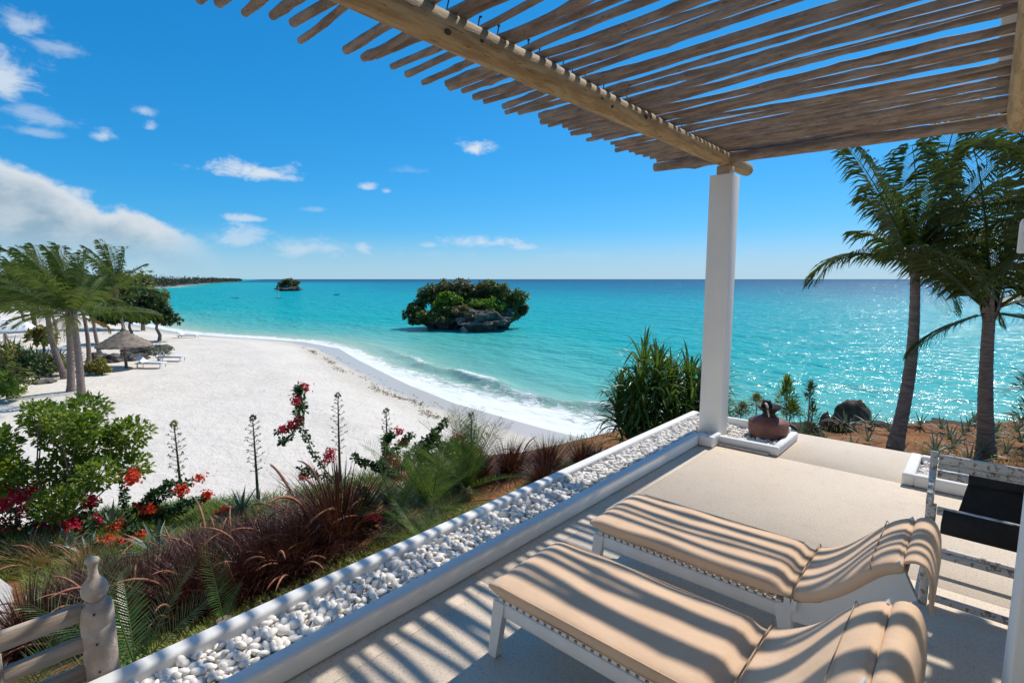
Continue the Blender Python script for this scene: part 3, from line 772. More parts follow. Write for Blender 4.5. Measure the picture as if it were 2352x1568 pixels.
# ------------------------------------------------------------------ folding chair
ch = thing('folding_chair', 'weathered white wooden chair with a sagging black sling seat', 'chair', (.22, 4.25, 0))
def stick(name, A, B, w, d=None):
    A, B = Vector(A), Vector(B); L = (B - A).length; d = d or w
    me_o = rbox(name, (-w / 2, -d / 2, 0), (w / 2, d / 2, L), M_distress, ch, .004, 1)
    q = (B - A).to_track_quat('Z', 'X'); me_o.rotation_mode = 'QUATERNION'; me_o.rotation_quaternion = q; me_o.location = A - Vector((.22, 4.25, 0))
    return me_o
for x in (-.165, .60):
    stick('rear_post', (x + .0, 4.52, .001), (x, 4.50, .83), .05, .04)
    stick('front_post', (x + .03, 3.98, .001), (x + .03, 4.0, .635), .045, .045)
    stick('arm', (x + .015, 3.97, .645), (x, 4.48, .70), .05, .03)
    stick('side_stretcher', (x + .015, 4.02, .10), (x, 4.5, .12), .03, .03)
stick('top_rail', (-.14, 4.50, .79), (.58, 4.50, .79), .055, .04)
stick('back_slat', (-.14, 4.50, .737), (.58, 4.50, .737), .036, .03)
stick('sling_rail', (-.14, 4.48, .685), (.58, 4.48, .685), .045, .045)
stick('front_rail', (-.11, 4.0, .60), (.61, 4.0, .60), .045, .035)
stick('front_stretcher', (-.11, 3.99, .33), (.61, 3.99, .33), .04, .03)
stick('lower_stretcher', (-.11, 3.99, .045), (.61, 3.99, .045), .04, .03)
stick('rear_stretcher', (-.14, 4.52, .14), (.58, 4.52, .14), .04, .03)
b = MB(); prof = []
for i in range(15):
    t_ = i / 14; prof.append((4.505 + (3.985 - 4.505) * t_, .70 + (.615 - .70) * t_ - .20 * math.sin(math.pi * t_) ** .9, .03 - .11 * t_ ** .8))
prof += [(3.968, .60, -.08), (3.966, .54, -.085), (3.968, .475, -.085)]
V = []
for yy, zz, xx in prof: V += [(xx - .22, yy - 4.25, zz), (.56 - .22, yy - 4.25, zz)]
b.add(V, [(2 * i, 2 * i + 1, 2 * i + 3, 2 * i + 2) for i in range(len(prof) - 1)])
o = b.obj('sling', M_sling, ch, True); md = o.modifiers.new('thick', 'SOLIDIFY'); md.thickness = .006
b = MB(); b.tube([(.02 - .22, .255 - .02, .685), (.56 - .22, .235, .685)], .034, 12); b.obj('sling_hem', M_sling, o, True)

# ------------------------------------------------------------------ clay pot, bowl, driftwood
pt = thing('clay_pot', 'squat reddish brown clay pot with flat sloping shoulder on the pebbles', 'pot', (-1.87, 6.85, .055))
pt.scale = (.93, .93, 1.0)
b = MB(); b.lathe([(.205, 0), (.228, .012), (.240, .05), (.246, .12), (.245, .175), (.240, .195), (.228, .208), (.16, .238), (.115, .252), (.105, .258)], 40); b.obj('body', M_pot, pt, True)
b = MB(); b.lathe([(.247, .168), (.2495, .174), (.2495, .182), (.246, .19)], 40); b.obj('shoulder_band', M_pot, pt, True)
bo = thing('iron_bowl', 'dark flared iron bowl standing on top of the clay pot', 'bowl', (-1.87, 6.85, .305))
bo.scale = (1.12, 1.12, 1.1)
b = MB(); b.lathe([(.085, 0), (.07, .02), (.062, .04), (.07, .06), (.10, .085), (.132, .115), (.136, .125), (.126, .122), (.09, .088), (.03, .07)], 32); b.obj('body', M_bowl, bo, True)
b = MB(); b.lathe([(.055, .08), (.06, .12), (.05, .15), (.038, .165), (.042, .178), (.03, .18)], 20, (-.035, .03, 0)); b.obj('inner_jar', M_bowl, bo, True)
dw = thing('driftwood', 'pale driftwood stick leaning out of the iron bowl', 'driftwood', (-1.87, 6.85, .37))
b = MB(); b.tube([(-.04, -.02, .10), (.0, -.10, .09), (.03, -.15, .03), (.05, -.17, -.03)], [.014, .016, .012, .007], 8); b.obj('stick', M_drift, dw, True)

# ------------------------------------------------------------------ railing
rl = thing('stair_railing', 'weathered grey wooden railing with turned newel post at the head of the beach stairs', 'railing', (-3.02, .40, -.72))
b = MB(); z0 = 0
prof = [(.066, 0), (.066, 1.02), (.0665, 1.085), (.0635, 1.09), (.0635, 1.10), (.067, 1.105), (.066, 1.165), (.062, 1.185), (.056, 1.20), (.044, 1.205), (.038, 1.212)]
b.lathe(prof, 28); nw_ = b.obj('newel_post', M_railwood, rl, True)
b = MB(); b.lathe([(.034, 1.210), (.034, 1.222), (.046, 1.232), (.053, 1.25), (.054, 1.268), (.048, 1.292), (.034, 1.312), (.022, 1.328), (.018, 1.36), (.019, 1.385), (.026, 1.398), (.030, 1.406), (.026, 1.416), (.012, 1.424)], 28); b.obj('finial', M_railwood, nw_, True)
for z, hh in ((1.135, .085), (.985, .07), (.835, .08), (.66, .08)):
    rbox('rail', (-.016, -1.6, z), (.016, -.055, z + hh), M_railboard, rl, .004, 1)
rbox('stile', (-.02, -.44, .2), (.02, -.33, 1.134), M_railboard, rl, .004, 1)
b = MB()
for z in (1.17, 1.02, .88): b.lathe([(.005, 0), (.005, .008)], 8, (.066, -.02, z))
n_ = b.obj('nails', M_nail, nw_); n_['kind'] = 'stuff'

# ------------------------------------------------------------------ vegetation builders
RT = Vector((math.cos(R(42)), math.sin(R(42)), 0))        # along the view's width
FW = Vector((-math.sin(R(42)), math.cos(R(42)), 0))       # away from the terrace
UP = Vector((0, 0, 1))
WIND = Vector((-.743, -.669, 0.04))                       # sea breeze
def frond(b, base, d, L, r, droop=.9, wind=0.0, nl=42, ll=.20, lw=.012, vee=.35, hang=.45, bare=.14, rach=.010):
    d = Vector(d).normalized(); p = Vector(base); N = 13; ds = L / N
    path = [p.copy()]; dirs = [d.copy()]
    for i in range(N):
        t = i / N
        d = (d + (Vector((0, 0, -1)) * droop * (.25 + 1.2 * t * t) + WIND * wind * (.3 + t)) * (1.6 / N)).normalized()
        p = p + d * ds; path.append(p.copy()); dirs.append(d.copy())
    b.tube(path, [rach * L * (1 - .85 * i / N) for i in range(N + 1)], 4, False)
    twist = r.uniform(-.5, .5)
    for i in range(nl):
        t = bare + (1 - bare) * (i + r.uniform(-.2, .2)) / nl
        t = min(max(t, 0), .995); q = t * N; j = int(q); f = q - j
        c = path[j].lerp(path[j + 1], f); dd = dirs[j].lerp(dirs[j + 1], f).normalized()
        sd = dd.cross(UP)
        if sd.length < .15: sd = RT.copy()
        sd.normalize(); nn = sd.cross(dd)
        sd = (sd * math.cos(twist) + nn * math.sin(twist)).normalized(); nn = sd.cross(dd)
        tt = (t - bare) / (1 - bare)
        ln = L * ll * (.35 + 1.1 * math.sin(math.pi * min(1, .12 + tt * .80)) ** .8) * r.uniform(.85, 1.1)
        if tt > .93: ln *= .7
        for s_ in (-1, 1):
            fw = .35 + .9 * tt
            v = (sd * s_ + dd * fw + nn * vee).normalized()
            hj = hang * r.uniform(.6, 1.5)
            v2 = (v + Vector((0, 0, -1)) * hj + WIND * wind * .8 + Vector((r.uniform(-.12, .12), r.uniform(-.12, .12), 0))).normalized()
            v3 = (v2 + Vector((0, 0, -1)) * hj * 1.3 + WIND * wind * .8).normalized()
            m1 = c + v * ln * .35; m2 = m1 + v2 * ln * .35; e = m2 + v3 * ln * .3
            b.blade([c, m1, m2, e], [lw * L * .35, lw * L * .5, lw * L * .36, .001], dd.cross(v.cross(dd)).normalized() * .6 + dd * .8)
def palm(label, base, top, r0, r1, fronds, L, group, mat_l, mat_t, wind, seed, bend=.25, nl=42, dry=3, boots=True, lw=.012, cat='palm tree', ll=.2, droop=.95, hang=.4):
    r = random.Random(seed); base = Vector(base); top = Vector(top)
    t = thing('palm_tree', label, cat, base, 0, group)
    N = 44; path = []; rad = []
    for i in range(N + 1):
        u = i / N; p = base.lerp(top, u) - base
        off = math.sin(math.pi * u) * bend * (top - base).length * .1
        p = p + RT * off
        rr = (r0 + (r1 - r0) * min(1, u * 1.15)) * (1 + .30 * math.exp(-u * 16)) * (1 + (.045 if i % 2 else -.02) + r.uniform(-.012, .012))
        path.append(p); rad.append(rr)
    path[0] = path[0] - UP * .15
    b = MB(); b.tube(path, rad, 12); b.obj('trunk', mat_t, t, True)
    tl = top - base
    if boots:
        b = MB()
        for i in range(10):
            a = i * 2.4; o = Vector((math.cos(a), math.sin(a), 0))
            b.blade([tl - UP * .12 + o * r1 * .7, tl + o * r1 * 1.5 + UP * .12, tl + o * r1 * 1.9 + UP * .42], [.06, .05, .015], o.cross(UP))
        b.obj('crown_shaft', M_bark if mat_l is not L_palmdark else M_trunkd, t)
    for i, (d, k_, w_, *dr_) in enumerate(fronds):
        b = MB(); dry_ = i >= len(fronds) - dry
        frond(b, tl + Vector(d).normalized() * r1 * .5 + UP * .05, d, L * k_ * (.6 if dry_ else 1), r, droop * r.uniform(.8, 1.2) * (1.3 if dry_ else 1) * (dr_[0] if dr_ else 1), wind * w_, nl, ll, lw, .3, hang if not dry_ else .9)
        b.obj('frond', L_palmdry if dry_ and mat_l is not L_palmdark else mat_l, t)
    return t
def frond_set(n, seed, lo=-25, hi=80):
    r = random.Random(seed); out = []
    for i in range(n):
        e = R(hi - (hi - lo) * (i / (n - 1)) ** 1.1); a = i * 2.39996 + r.uniform(-.25, .25)
        out.append(((math.cos(a) * math.cos(e), math.sin(a) * math.cos(e), math.sin(e)), r.uniform(.85, 1.1), 1.0))
    return out
def cloud_leaves(b, clusters, n, L, w, r, upb=.25, whorl=1):
    tot = sum(c[1][0] * c[1][1] * c[1][2] for c in clusters) ** 1.0
    for c, rd in clusters:
        k_ = max(6, int(n * (rd[0] * rd[1] * rd[2]) / tot))
        for _ in range(k_ // whorl):
            v = Vector((r.gauss(0, 1), r.gauss(0, 1), r.gauss(0, 1))).normalized()
            q = r.random() ** .38
            p = Vector(c) + Vector((v.x * rd[0], v.y * rd[1], v.z * rd[2])) * q
            if whorl == 1:
                d = (v + Vector((r.uniform(-1, 1), r.uniform(-1, 1), r.uniform(-.7, .9)))).normalized()
                nn = (UP * (.6 + upb) + Vector((r.uniform(-1, 1), r.uniform(-1, 1), r.uniform(-.4, .6)))).normalized()
                b.leafq(p, d, nn, L * r.uniform(.7, 1.3), w * r.uniform(.7, 1.3))
            else:
                ax = (v * .8 + UP * .7 + Vector((r.uniform(-.4, .4), r.uniform(-.4, .4), 0))).normalized(); s1 = ax.orthogonal().normalized(); s2 = ax.cross(s1)
                a0 = r.uniform(0, 6.28)
                for j in range(whorl):
                    a = a0 + 6.283 * j / whorl; e = r.uniform(.25, .8)
                    d = (s1 * math.cos(a) + s2 * math.sin(a)) * math.cos(e) + ax * math.sin(e)
                    b.leafq(p, d, ax, L * r.uniform(.7, 1.25), w * r.uniform(.8, 1.2))
def branches(b, root, clusters, r0, r, sides=6):
    for c, rd in clusters:
        c = Vector(c); root_ = Vector(root) + Vector((r.uniform(-1, 1), r.uniform(-1, 1), 0)) * r0
        m1 = root_.lerp(c, .45) + Vector((r.uniform(-1, 1), r.uniform(-1, 1), .3)) * (c - root_).length * .09
        b.tube([root_, m1, c], [r0, r0 * .7, r0 * .3], sides, False)
def bush(name, label, base, clusters, n, L, w, m, seed, group=None, stem=.02, cat='bush', whorl=1, stem_m=None):
    r = random.Random(seed); t = thing(name, label, cat, base, 0, group)
    b = MB(); cloud_leaves(b, clusters, n, L, w, r, whorl=whorl); b.obj('foliage', m, t)
    b = MB(); branches(b, (0, 0, 0), clusters, stem, r); b.obj('stem', stem_m or M_bark, t)
    return t

# ------------------------------------------------------------------ palms on the headland right of the terrace
def img(phi, dep, k_=1.0, w_=1.0, dr=.55):
    """frond leaving at phi degrees left of vertical, leaning dep towards the sea"""
    a = R(phi); v = -RT * math.sin(a) + UP * math.cos(a) + FW * dep
    return (tuple(v.normalized()), k_, w_, dr)
b1 = (-1.03, 12.03, lz(-1.03, 12.03))
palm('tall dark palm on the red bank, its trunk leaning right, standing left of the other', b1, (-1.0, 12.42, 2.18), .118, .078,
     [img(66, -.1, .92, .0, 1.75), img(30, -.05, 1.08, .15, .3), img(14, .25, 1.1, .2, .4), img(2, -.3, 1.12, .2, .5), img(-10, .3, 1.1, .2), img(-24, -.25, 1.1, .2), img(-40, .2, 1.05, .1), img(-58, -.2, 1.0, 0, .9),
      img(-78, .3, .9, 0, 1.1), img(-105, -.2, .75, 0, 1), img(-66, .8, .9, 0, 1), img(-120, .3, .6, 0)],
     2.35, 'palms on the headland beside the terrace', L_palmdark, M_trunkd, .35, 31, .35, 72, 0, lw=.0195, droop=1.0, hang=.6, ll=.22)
b2 = (.26, 13.02, lz(.26, 13.02))
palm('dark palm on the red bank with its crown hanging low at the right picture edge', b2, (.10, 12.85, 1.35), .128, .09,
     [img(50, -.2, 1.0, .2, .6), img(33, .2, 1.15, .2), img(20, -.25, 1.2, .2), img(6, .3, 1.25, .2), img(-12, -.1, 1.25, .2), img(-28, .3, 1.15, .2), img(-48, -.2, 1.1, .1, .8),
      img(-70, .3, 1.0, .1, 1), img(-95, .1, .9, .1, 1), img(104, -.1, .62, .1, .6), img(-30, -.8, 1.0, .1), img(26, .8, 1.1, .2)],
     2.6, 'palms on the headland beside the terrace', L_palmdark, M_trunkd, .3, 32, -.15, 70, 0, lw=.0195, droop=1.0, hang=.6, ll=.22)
b3 = (1.75, 13.3, lz(1.75, 13.3))
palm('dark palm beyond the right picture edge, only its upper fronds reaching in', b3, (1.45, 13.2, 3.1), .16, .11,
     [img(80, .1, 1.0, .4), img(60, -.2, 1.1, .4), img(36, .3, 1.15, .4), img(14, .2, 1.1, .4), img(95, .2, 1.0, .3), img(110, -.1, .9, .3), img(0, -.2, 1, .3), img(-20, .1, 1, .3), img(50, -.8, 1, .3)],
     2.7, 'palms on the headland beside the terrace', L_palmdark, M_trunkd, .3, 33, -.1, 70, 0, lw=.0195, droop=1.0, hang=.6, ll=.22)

# ------------------------------------------------------------------ palms on the beach, left
G = 'palms at the back of the beach'
LP = [((-32.3, 4.5), (-33.0, 4.6, .15), 3.6, 22, 'windblown palm at the front of the left palm row, nearest the green shrub', 5, L_palm),
      ((-36.2, 4.65), (-36.6, 4.9, .3), 3.7, 20, 'windblown palm just left of the front palm, its trunk ringed and upright', 4, L_palm),
      ((-41.0, 5.06), (-41.3, 4.6, .6), 4.0, 22, 'tall palm with a trunk curving left at the back of the left palm row', 3, L_palm),
      ((-47.2, 7.2), (-47.0, 7.1, -.2), 3.4, 16, 'thin palm with reddish trunk rising left of the rocks', 4, L_palm),
      ((-53.6, 8.9), (-53.9, 8.75, -.6), 3.2, 16, 'palm with leaning pale trunk left of the thatched umbrella', 4, L_palm),
      ((-58.5, 11.9), (-59.0, 11.4, 1.2), 4.2, 20, 'palm rising behind the thatched umbrella with upright top fronds', 3, L_palm),
      ((-66.0, 4.4), (-67.0, 3.2, 1.6), 4.3, 16, 'far palm at the left edge beyond the white parasol', 3, L_palm),
      ((-69.0, 6.2), (-69.8, 5.8, .5), 3.8, 14, 'far thin palm right of the white parasol', 3, L_palm),
      ((-54.0, 2.4), (-55.0, 1.3, 1.5), 4.2, 18, 'palm leaning out of the left picture edge above the agaves', 4, L_palm),
      ((-75.0, 9.0), (-75.6, 8.4, .6), 4.0, 14, 'far palm with straight dark trunk in the middle of the palm row', 3, L_palm)]
for i, ((x, y), tp, L, nf_, lab, dry, ml) in enumerate(LP):
    L *= .95
    palm(lab, (x, y, gz(x, y)), tp, (.18 if i < 3 else .15), (.13 if i < 3 else .105), frond_set(max(9, int(nf_ * .72)), 50 + i, -14, 86), L, G, ml, M_trunk, .42, 60 + i, (.15, .1, -.5, .3, -.2, -.2, .4, -.3, .3, .1)[i], 46, (1 if i < 2 else 2), True, .029, ll=.19, droop=.66, hang=.45)

# ------------------------------------------------------------------ broadleaved trees on the beach
def tree(label, base, clusters, n, L, w, m, seed, crook, r0=.12, group='trees behind the thatched umbrella', lean=0):
    r = random.Random(seed); t = thing('broadleaf_tree', label, 'tree', base, 0, group)
    hz = min(c[0][2] for c in clusters)
    b = MB(); b.tube([(0, 0, -.2), RT * crook * .3 + UP * hz * .3, RT * -crook * .3 + UP * hz * .65, RT * lean + UP * hz], [r0 * 1.3, r0, r0 * .85, r0 * .6], 8); b.obj('trunk', M_bark, t, True)
    b = MB(); branches(b, RT * lean + UP * hz * .9, clusters, r0 * .35, r); b.obj('branches', M_bark, t)
    b = MB(); cloud_leaves(b, clusters, n, L, w, r, whorl=5); b.obj('crown', m, t)
    return t
def CL3(lst): return [((RT * a + FW * d + UP * h), (rx, rx, rz)) for a, d, h, rx, rz in lst]
x, y = -59.6, 14.6
tree('sea almond tree with crooked trunk at the waterline right of the thatched umbrella', (x, y, gz(x, y)), CL3([(0, 0, 2.9, 1.3, .7), (.9, .2, 2.3, 1.1, .55), (-.9, -.2, 2.4, 1.1, .55), (1.6, 0, 2.0, .7, .4), (-1.5, .3, 3.2, .8, .6), (.3, -.4, 3.7, .9, .6), (-.6, .2, 4.4, .7, .7), (.4, .5, 1.9, .9, .35)]), 2600, .32, .11, L_tree, 71, .5, .15)
x, y = -60.5, 12.6
tree('sea almond tree with round dark crown behind the thatched umbrella', (x, y, gz(x, y)), CL3([(0, 0, 2.8, 1.4, .9), (-1.2, .2, 2.5, 1.3, .8), (1.2, 0, 2.5, 1.1, .7), (-2.3, 0, 2.2, 1.1, .7), (-1.8, -.3, 3.2, 1.0, .8), (.3, .2, 3.7, 1.0, .8)]), 2600, .32, .11, L_tree, 72, .4, .14)
x, y = -78, 17.5
tree('feathery taller tree standing behind the sea almonds on the far beach', (x, y, gz(x, y)), CL3([(0, 0, 5.0, 2.2, 1.6), (-2, 0, 4.0, 2.2, 1.5), (1.8, 0, 4.2, 1.8, 1.3), (-4, .5, 4.6, 2.2, 1.5), (.5, .5, 6.3, 1.3, 1.1), (-2.5, 0, 5.9, 1.5, 1.2)]), 2600, .5, .12, L_olive, 73, .3, .2)
x, y = -84, 8
tree('spreading olive green tree behind the left palm row', (x, y, gz(x, y)), CL3([(0, 0, 4.4, 2.6, 1.6), (-3, 0, 4.0, 2.6, 1.6), (3, 0, 3.8, 2.4, 1.4), (-1, .5, 5.8, 2.0, 1.2), (4.8, .5, 4.6, 1.8, 1.3)]), 2600, .55, .16, L_olive, 74, .3, .22)

# ------------------------------------------------------------------ agaves and shrubs at the left beach edge
def rosette(b, c, n, L, w, r, elo=10, ehi=80, droop=.25, fold=.0, seg=4):
    c = Vector(c)
    for i in range(n):
        a = i * 2.39996 + r.uniform(-.2, .2); e = R(ehi - (ehi - elo) * (i / max(1, n - 1)) ** .8 + r.uniform(-6, 6))
        o = Vector((math.cos(a), math.sin(a), 0)); l_ = L * r.uniform(.8, 1.1)
        p = c.copy(); path = [p.copy()]; d = o * math.cos(e) + UP * math.sin(e)
        for s_ in range(seg):
            p = p + d * l_ / seg; path.append(p.copy()); d = (d - UP * droop / seg * (1 + s_)).normalized()
        prof = [w * .55, w * .62, w * .5, w * .3, w * .02][:seg + 1] if seg == 4 else None
        sd = o.cross(UP).normalized()
        # two halves folded along the midrib
        for s_ in (-1, 1):
            o_ = len(b.v)
            for q, pp in enumerate(path):
                ww = prof[q] if prof else w * (1 - q / seg)
                b.v.append(tuple(pp)); b.v.append(tuple(pp + sd * s_ * ww + (UP * .35 + o * -.1) * ww))
            for q in range(seg): b.f.append((o_ + 2 * q, o_ + 2 * q + 1, o_ + 2 * q + 3, o_ + 2 * q + 2))
def agave(label, base, n, L, w, m, seed, group, droop=.25, heads=None):
    t = thing('agave', label, 'agave', base, 0, group); r = random.Random(seed); b = MB()
    for h in (heads or [(0, 0, 0, 1)]): rosette(b, h[:3], n, L * h[3], w * h[3], r, 8, 82, droop)
    b.obj('leaf_rosette', m, t); return t
GA = 'spiky shrubs at the left beach edge'
AG = [(-45, 4.1, 1.9, 'large grey-green agave mass at the foot of the curved palm trunk'), (-48.5, 3.6, 2.2, 'large agave behind the yellow crowned sapling'), (-52, 3.6, 2.0, 'agave on the beach edge below the far palms'),
      (-56, 3.0, 2.2, 'dark agave against the left picture edge below the white parasol'), (-47.5, 5.6, 1.5, 'spiky agave left of the rocks with pale upright blades')]
for i, (x, y, L, lab) in enumerate(AG):
    agave(lab, (x, y, gz(x, y)), 26, L * .85, .17, L_aloe if i in (0, 4) else L_cycad, 200 + i, GA, .3, [(0, 0, .2, 1), (1.1, .4, .1, .8), (-1.0, -.5, .1, .85), (.2, 1.0, .2, .7)])
SB = [(-41.5, 3.2, 'low dark green bush on the sand left of the palm shadows', L_tree, 1.0), (-44, 2.5, 'yellow green bush at the left picture edge', L_yellow, 1.3), (-38.5, 2.05, 'rounded bush with rusty leaves at the left picture edge', L_olive, 1.1),
      (-36.0, 1.75, 'small umbrella shaped bush standing over its own shadow on the sand', L_shrub, .8), (-43, 4.6, 'low olive bush beside the second palm trunk', L_olive, .8), (-41.3, 6.6, 'leafy sapling between the two front palm trunks', L_yellow, .55)]
for i, (x, y, lab, m, s) in enumerate(SB):
    bush('bush', lab, (x, y, gz(x, y)), CL3([(0, 0, .9 * s, 1.0 * s, .6 * s), (.8 * s, 0, .7 * s, .8 * s, .5 * s), (-.8 * s, .2, .7 * s, .8 * s, .5 * s), (0, .3, 1.4 * s, .6 * s, .4 * s)]), 1300, .2, .06, m, 220 + i, GA, .03, 'bush', 4)
x, y = -44.2, 4.55
yt = thing('papaya_tree', 'slender sapling with a yellowing crown standing in front of the agaves', 'tree', (x, y, gz(x, y)))
b = MB(); b.tube([(0, 0, -.1), (.03, 0, 1), (0, .03, 2.3)], [.09, .08, .06], 8); b.obj('trunk', M_bark, yt, True)
b = MB(); cloud_leaves(b, CL3([(0, 0, 2.5, .7, .5), (.3, 0, 2.2, .5, .35), (-.4, 0, 2.3, .5, .4)]), 500, .3, .09, random.Random(7), whorl=5); b.obj('crown', L_yellow, yt)

# ------------------------------------------------------------------ thatched umbrella, beach furniture, rocks
tu = thing('thatched_umbrella', 'thatched beach umbrella with layered conical roof on a single post', 'umbrella', (-43.4, 8.6, gz(-43.4, 8.6)))
b = MB(); b.tube([(0, 0, -.2), (.02, 0, 1), (0, 0, 2.3)], [.10, .09, .08], 10); b.obj('post', M_bark, tu, True)
for i in range(6):
    b = MB(); r1_ = 1.62 - i * .255; z1 = 1.50 + i * .165; rr = random.Random(i); N = 48; o = 0
    V = []
    for ring, (ra, za) in enumerate(((r1_ - .34, z1 + .30), (r1_ - .02, z1 + .02), (r1_, z1 - .06), (r1_ - .06, z1 - .06), (max(.02, r1_ - .4), z1 + .2))):
        for j in range(N):
            a = 6.2832 * j / N; ja = 1 + rr.uniform(-.02, .02) if ring in (1, 2) else 1; jz = rr.uniform(-.035, .02) if ring == 2 else 0
            V.append((max(.02, ra) * ja * math.cos(a), max(.02, ra) * ja * math.sin(a), za + jz))
    F = [(q * N + j, (q + 1) * N + j, (q + 1) * N + (j + 1) % N, q * N + (j + 1) % N) for q in range(4) for j in range(N)]
    b.add(V, F); b.obj('thatch_layer', M_thatch, tu)
b = MB(); b.lathe([(.16, 2.52), (.09, 2.68), (.05, 2.86), (.025, 3.0)], 12); b.obj('tip', M_thatch, tu, True)
def beach_lounger(label, x, y, rz):
    t = thing('beach_lounger', label, 'sun lounger', (x, y, gz(x, y)), rz, 'white loungers on the beach')
    rbox('frame', (-.95, -.32, .22), (.95, .32, .28), M_frame, t, .01, 1)
    b = MB(); b.add([(.35, -.31, .285), (.35, .31, .285), (.95, .31, .72), (.95, -.31, .72), (.33, -.31, .24), (.33, .31, .24), (.97, .31, .66), (.97, -.31, .66)], [(0, 3, 2, 1), (4, 5, 6, 7), (0, 1, 5, 4), (1, 2, 6, 5), (2, 3, 7, 6), (3, 0, 4, 7)]); b.obj('backrest', M_frame, t)
    rbox('mattress', (-.93, -.29, .283), (.36, .29, .35), M_canvasw, t, .02, 2)
    for a in (-.85, .8):
        for c in (-.27, .27): rbox('leg', (a - .03, c - .03, -.1), (a + .03, c + .03, .218), M_frame, t, 0)
beach_lounger('white lounger on the sand nearest the thatched umbrella', -42.3, 9.8, R(218))
beach_lounger('white lounger on the sand behind the one by the umbrella', -44.6, 11.6, R(222))
beach_lounger('far white lounger near the waterline right of the sea almond tree', -60.5, 17.4, R(225))
for i, (x, y, sx, sz_, lab) in enumerate([(-47.3, 8.6, .9, .42, 'grey weathered rock left of the umbrella post'), (-49.6, 11.0, 1.5, .62, 'largest grey rock behind the thatched umbrella'), (-47.0, 10.1, .8, .34, 'low grey rock just behind the umbrella post'),
                                          (-48.3, 7.9, .8, .5, 'rounded rock at the left end of the rock group'), (-50.6, 12.2, 1.0, .5, 'rock at the right end of the rock group behind the loungers'), (-40.0, 4.0, .6, .2, 'flat brown rock at the edge of the left shrubs')]):
    o = mkobj('boulder', rockmesh('boulder', 4, .34, 1.5, i + 2, (sx, sx * .75, sz_)), M_rock, None, True, (x, y, gz(x, y) + sz_ * .25)); o.rotation_euler = (0, 0, i * 1.1)
    tag(o, lab, 'rock', 'rocks on the sand by the umbrella')
x, y = -45.0, 10.9
bush('bush', 'pale sparse little bush beside the beach loungers', (x, y, gz(x, y)), CL3([(0, 0, .8, .5, .3), (.7, 0, .75, .5, .25), (-.4, 0, .6, .3, .3)]), 260, .16, .06, L_aloed, 240, None, .03)
wp = thing('white_parasol', 'white domed beach parasol cut off by the left picture edge', 'parasol', (-63.5, 4.0, gz(-63.5, 4.0)))
b = MB(); b.lathe([(2.3, 1.5), (2.28, 1.62), (1.9, 2.05), (1.3, 2.4), (.6, 2.6), (.02, 2.66)], 24); b.obj('canopy', M_canvasw, wp, True)
b = MB(); b.tube([(0, 0, -.1), (0, 0, 1.6)], .04, 8); b.obj('pole', M_frame, wp)

# ------------------------------------------------------------------ seaweed line on the beach
r = random.Random(77); b = MB()
path = [(-47.4, 23.3), (-40.8, 21.6), (-36.5, 20.2), (-32.5, 19.0), (-28, 17.9), (-24.3, 16.9), (-21.3, 16.1), (-18.8, 15.5), (-15.4, 15.05), (-13.1, 15.1), (-10.3, 15.2), (-8, 15.3)]
for (ax, ay), (bx, by) in zip(path, path[1:]):
    Ls = math.hypot(bx - ax, by - ay)
    for i in range(int(Ls * 55)):
        t = r.random(); x = ax + (bx - ax) * t; y = ay + (by - ay) * t
        q = mn.noise(Vector((x * .5, y * .5, 1.3)))
        if q + r.uniform(-.35, .35) < -.05: continue
        off = r.gauss(0, .16) + mn.noise(Vector((x * .25, 0, 4))) * .8 + (.9 if r.random() < .1 else 0)
        x += off * .35; y += off
        z = gz(x, y) + .012; a = r.uniform(0, 6.28); s = r.uniform(.03, .12)
        b.leafq((x, y, z), (math.cos(a), math.sin(a), r.uniform(0, .25)), UP, s * 1.6, s * .4)
for i in range(420):
    x = r.uniform(-36, -11); y = r.uniform(5, 17)
    if gz(x, y) < -4.4: continue
    a = r.uniform(0, 6.28); s = r.uniform(.015, .06); b.leafq((x, y, gz(x, y) + .05), (math.cos(a), math.sin(a), .1), UP, s * 2, s * .4)
tag(b.obj('seaweed', M_seaweed), 'line of dry brown seaweed along the high water mark on the sand', 'seaweed', kind='stuff')

# ------------------------------------------------------------------ islands
isl = thing('rock_island', 'undercut grey coral rock island in the turquoise bay, nearest of the two', 'island', (-52.7, 49.2, SEA))
def islrock(nm, a, d, h, sx, sy, sz_, seed, par, amp=.30, fq=1.5):
    me = rockmesh(nm, 5, amp, fq, seed, (1, 1, 1))
    for v in me.vertices:
        p = v.co; und = 1.0
        if p.z < .05: und = 1.0 - .42 * min(1, (.05 - p.z) / .5)
        pos = RT * (p.x * sx * und) + FW * (p.y * sy * und) + UP * (p.z * sz_)
        fl = mn.fractal(pos * .9 + Vector((seed, 0, 0)), 1.0, 2, 4) * .28
        v.co = pos + pos.normalized() * fl
    return mkobj(nm, me, M_rock, par, False, RT * a + FW * d + UP * h)
islrock('front_rock', 2.2, -3.6, .95, 3.2, 2.8, 1.55, 3, isl, .38, 1.9)
islrock('back_rock', 4.0, .3, 1.5, 3.3, 3.0, 2.0, 6, isl)
islrock('left_rock', -2.4, -.2, 1.0, 3.6, 2.8, 1.35, 9, isl)
islrock('low_rock', -4.6, .6, .9, 2.4, 2.0, 1.2, 12, isl)
GB = 'bushes growing on the near rock island'
s = .0548
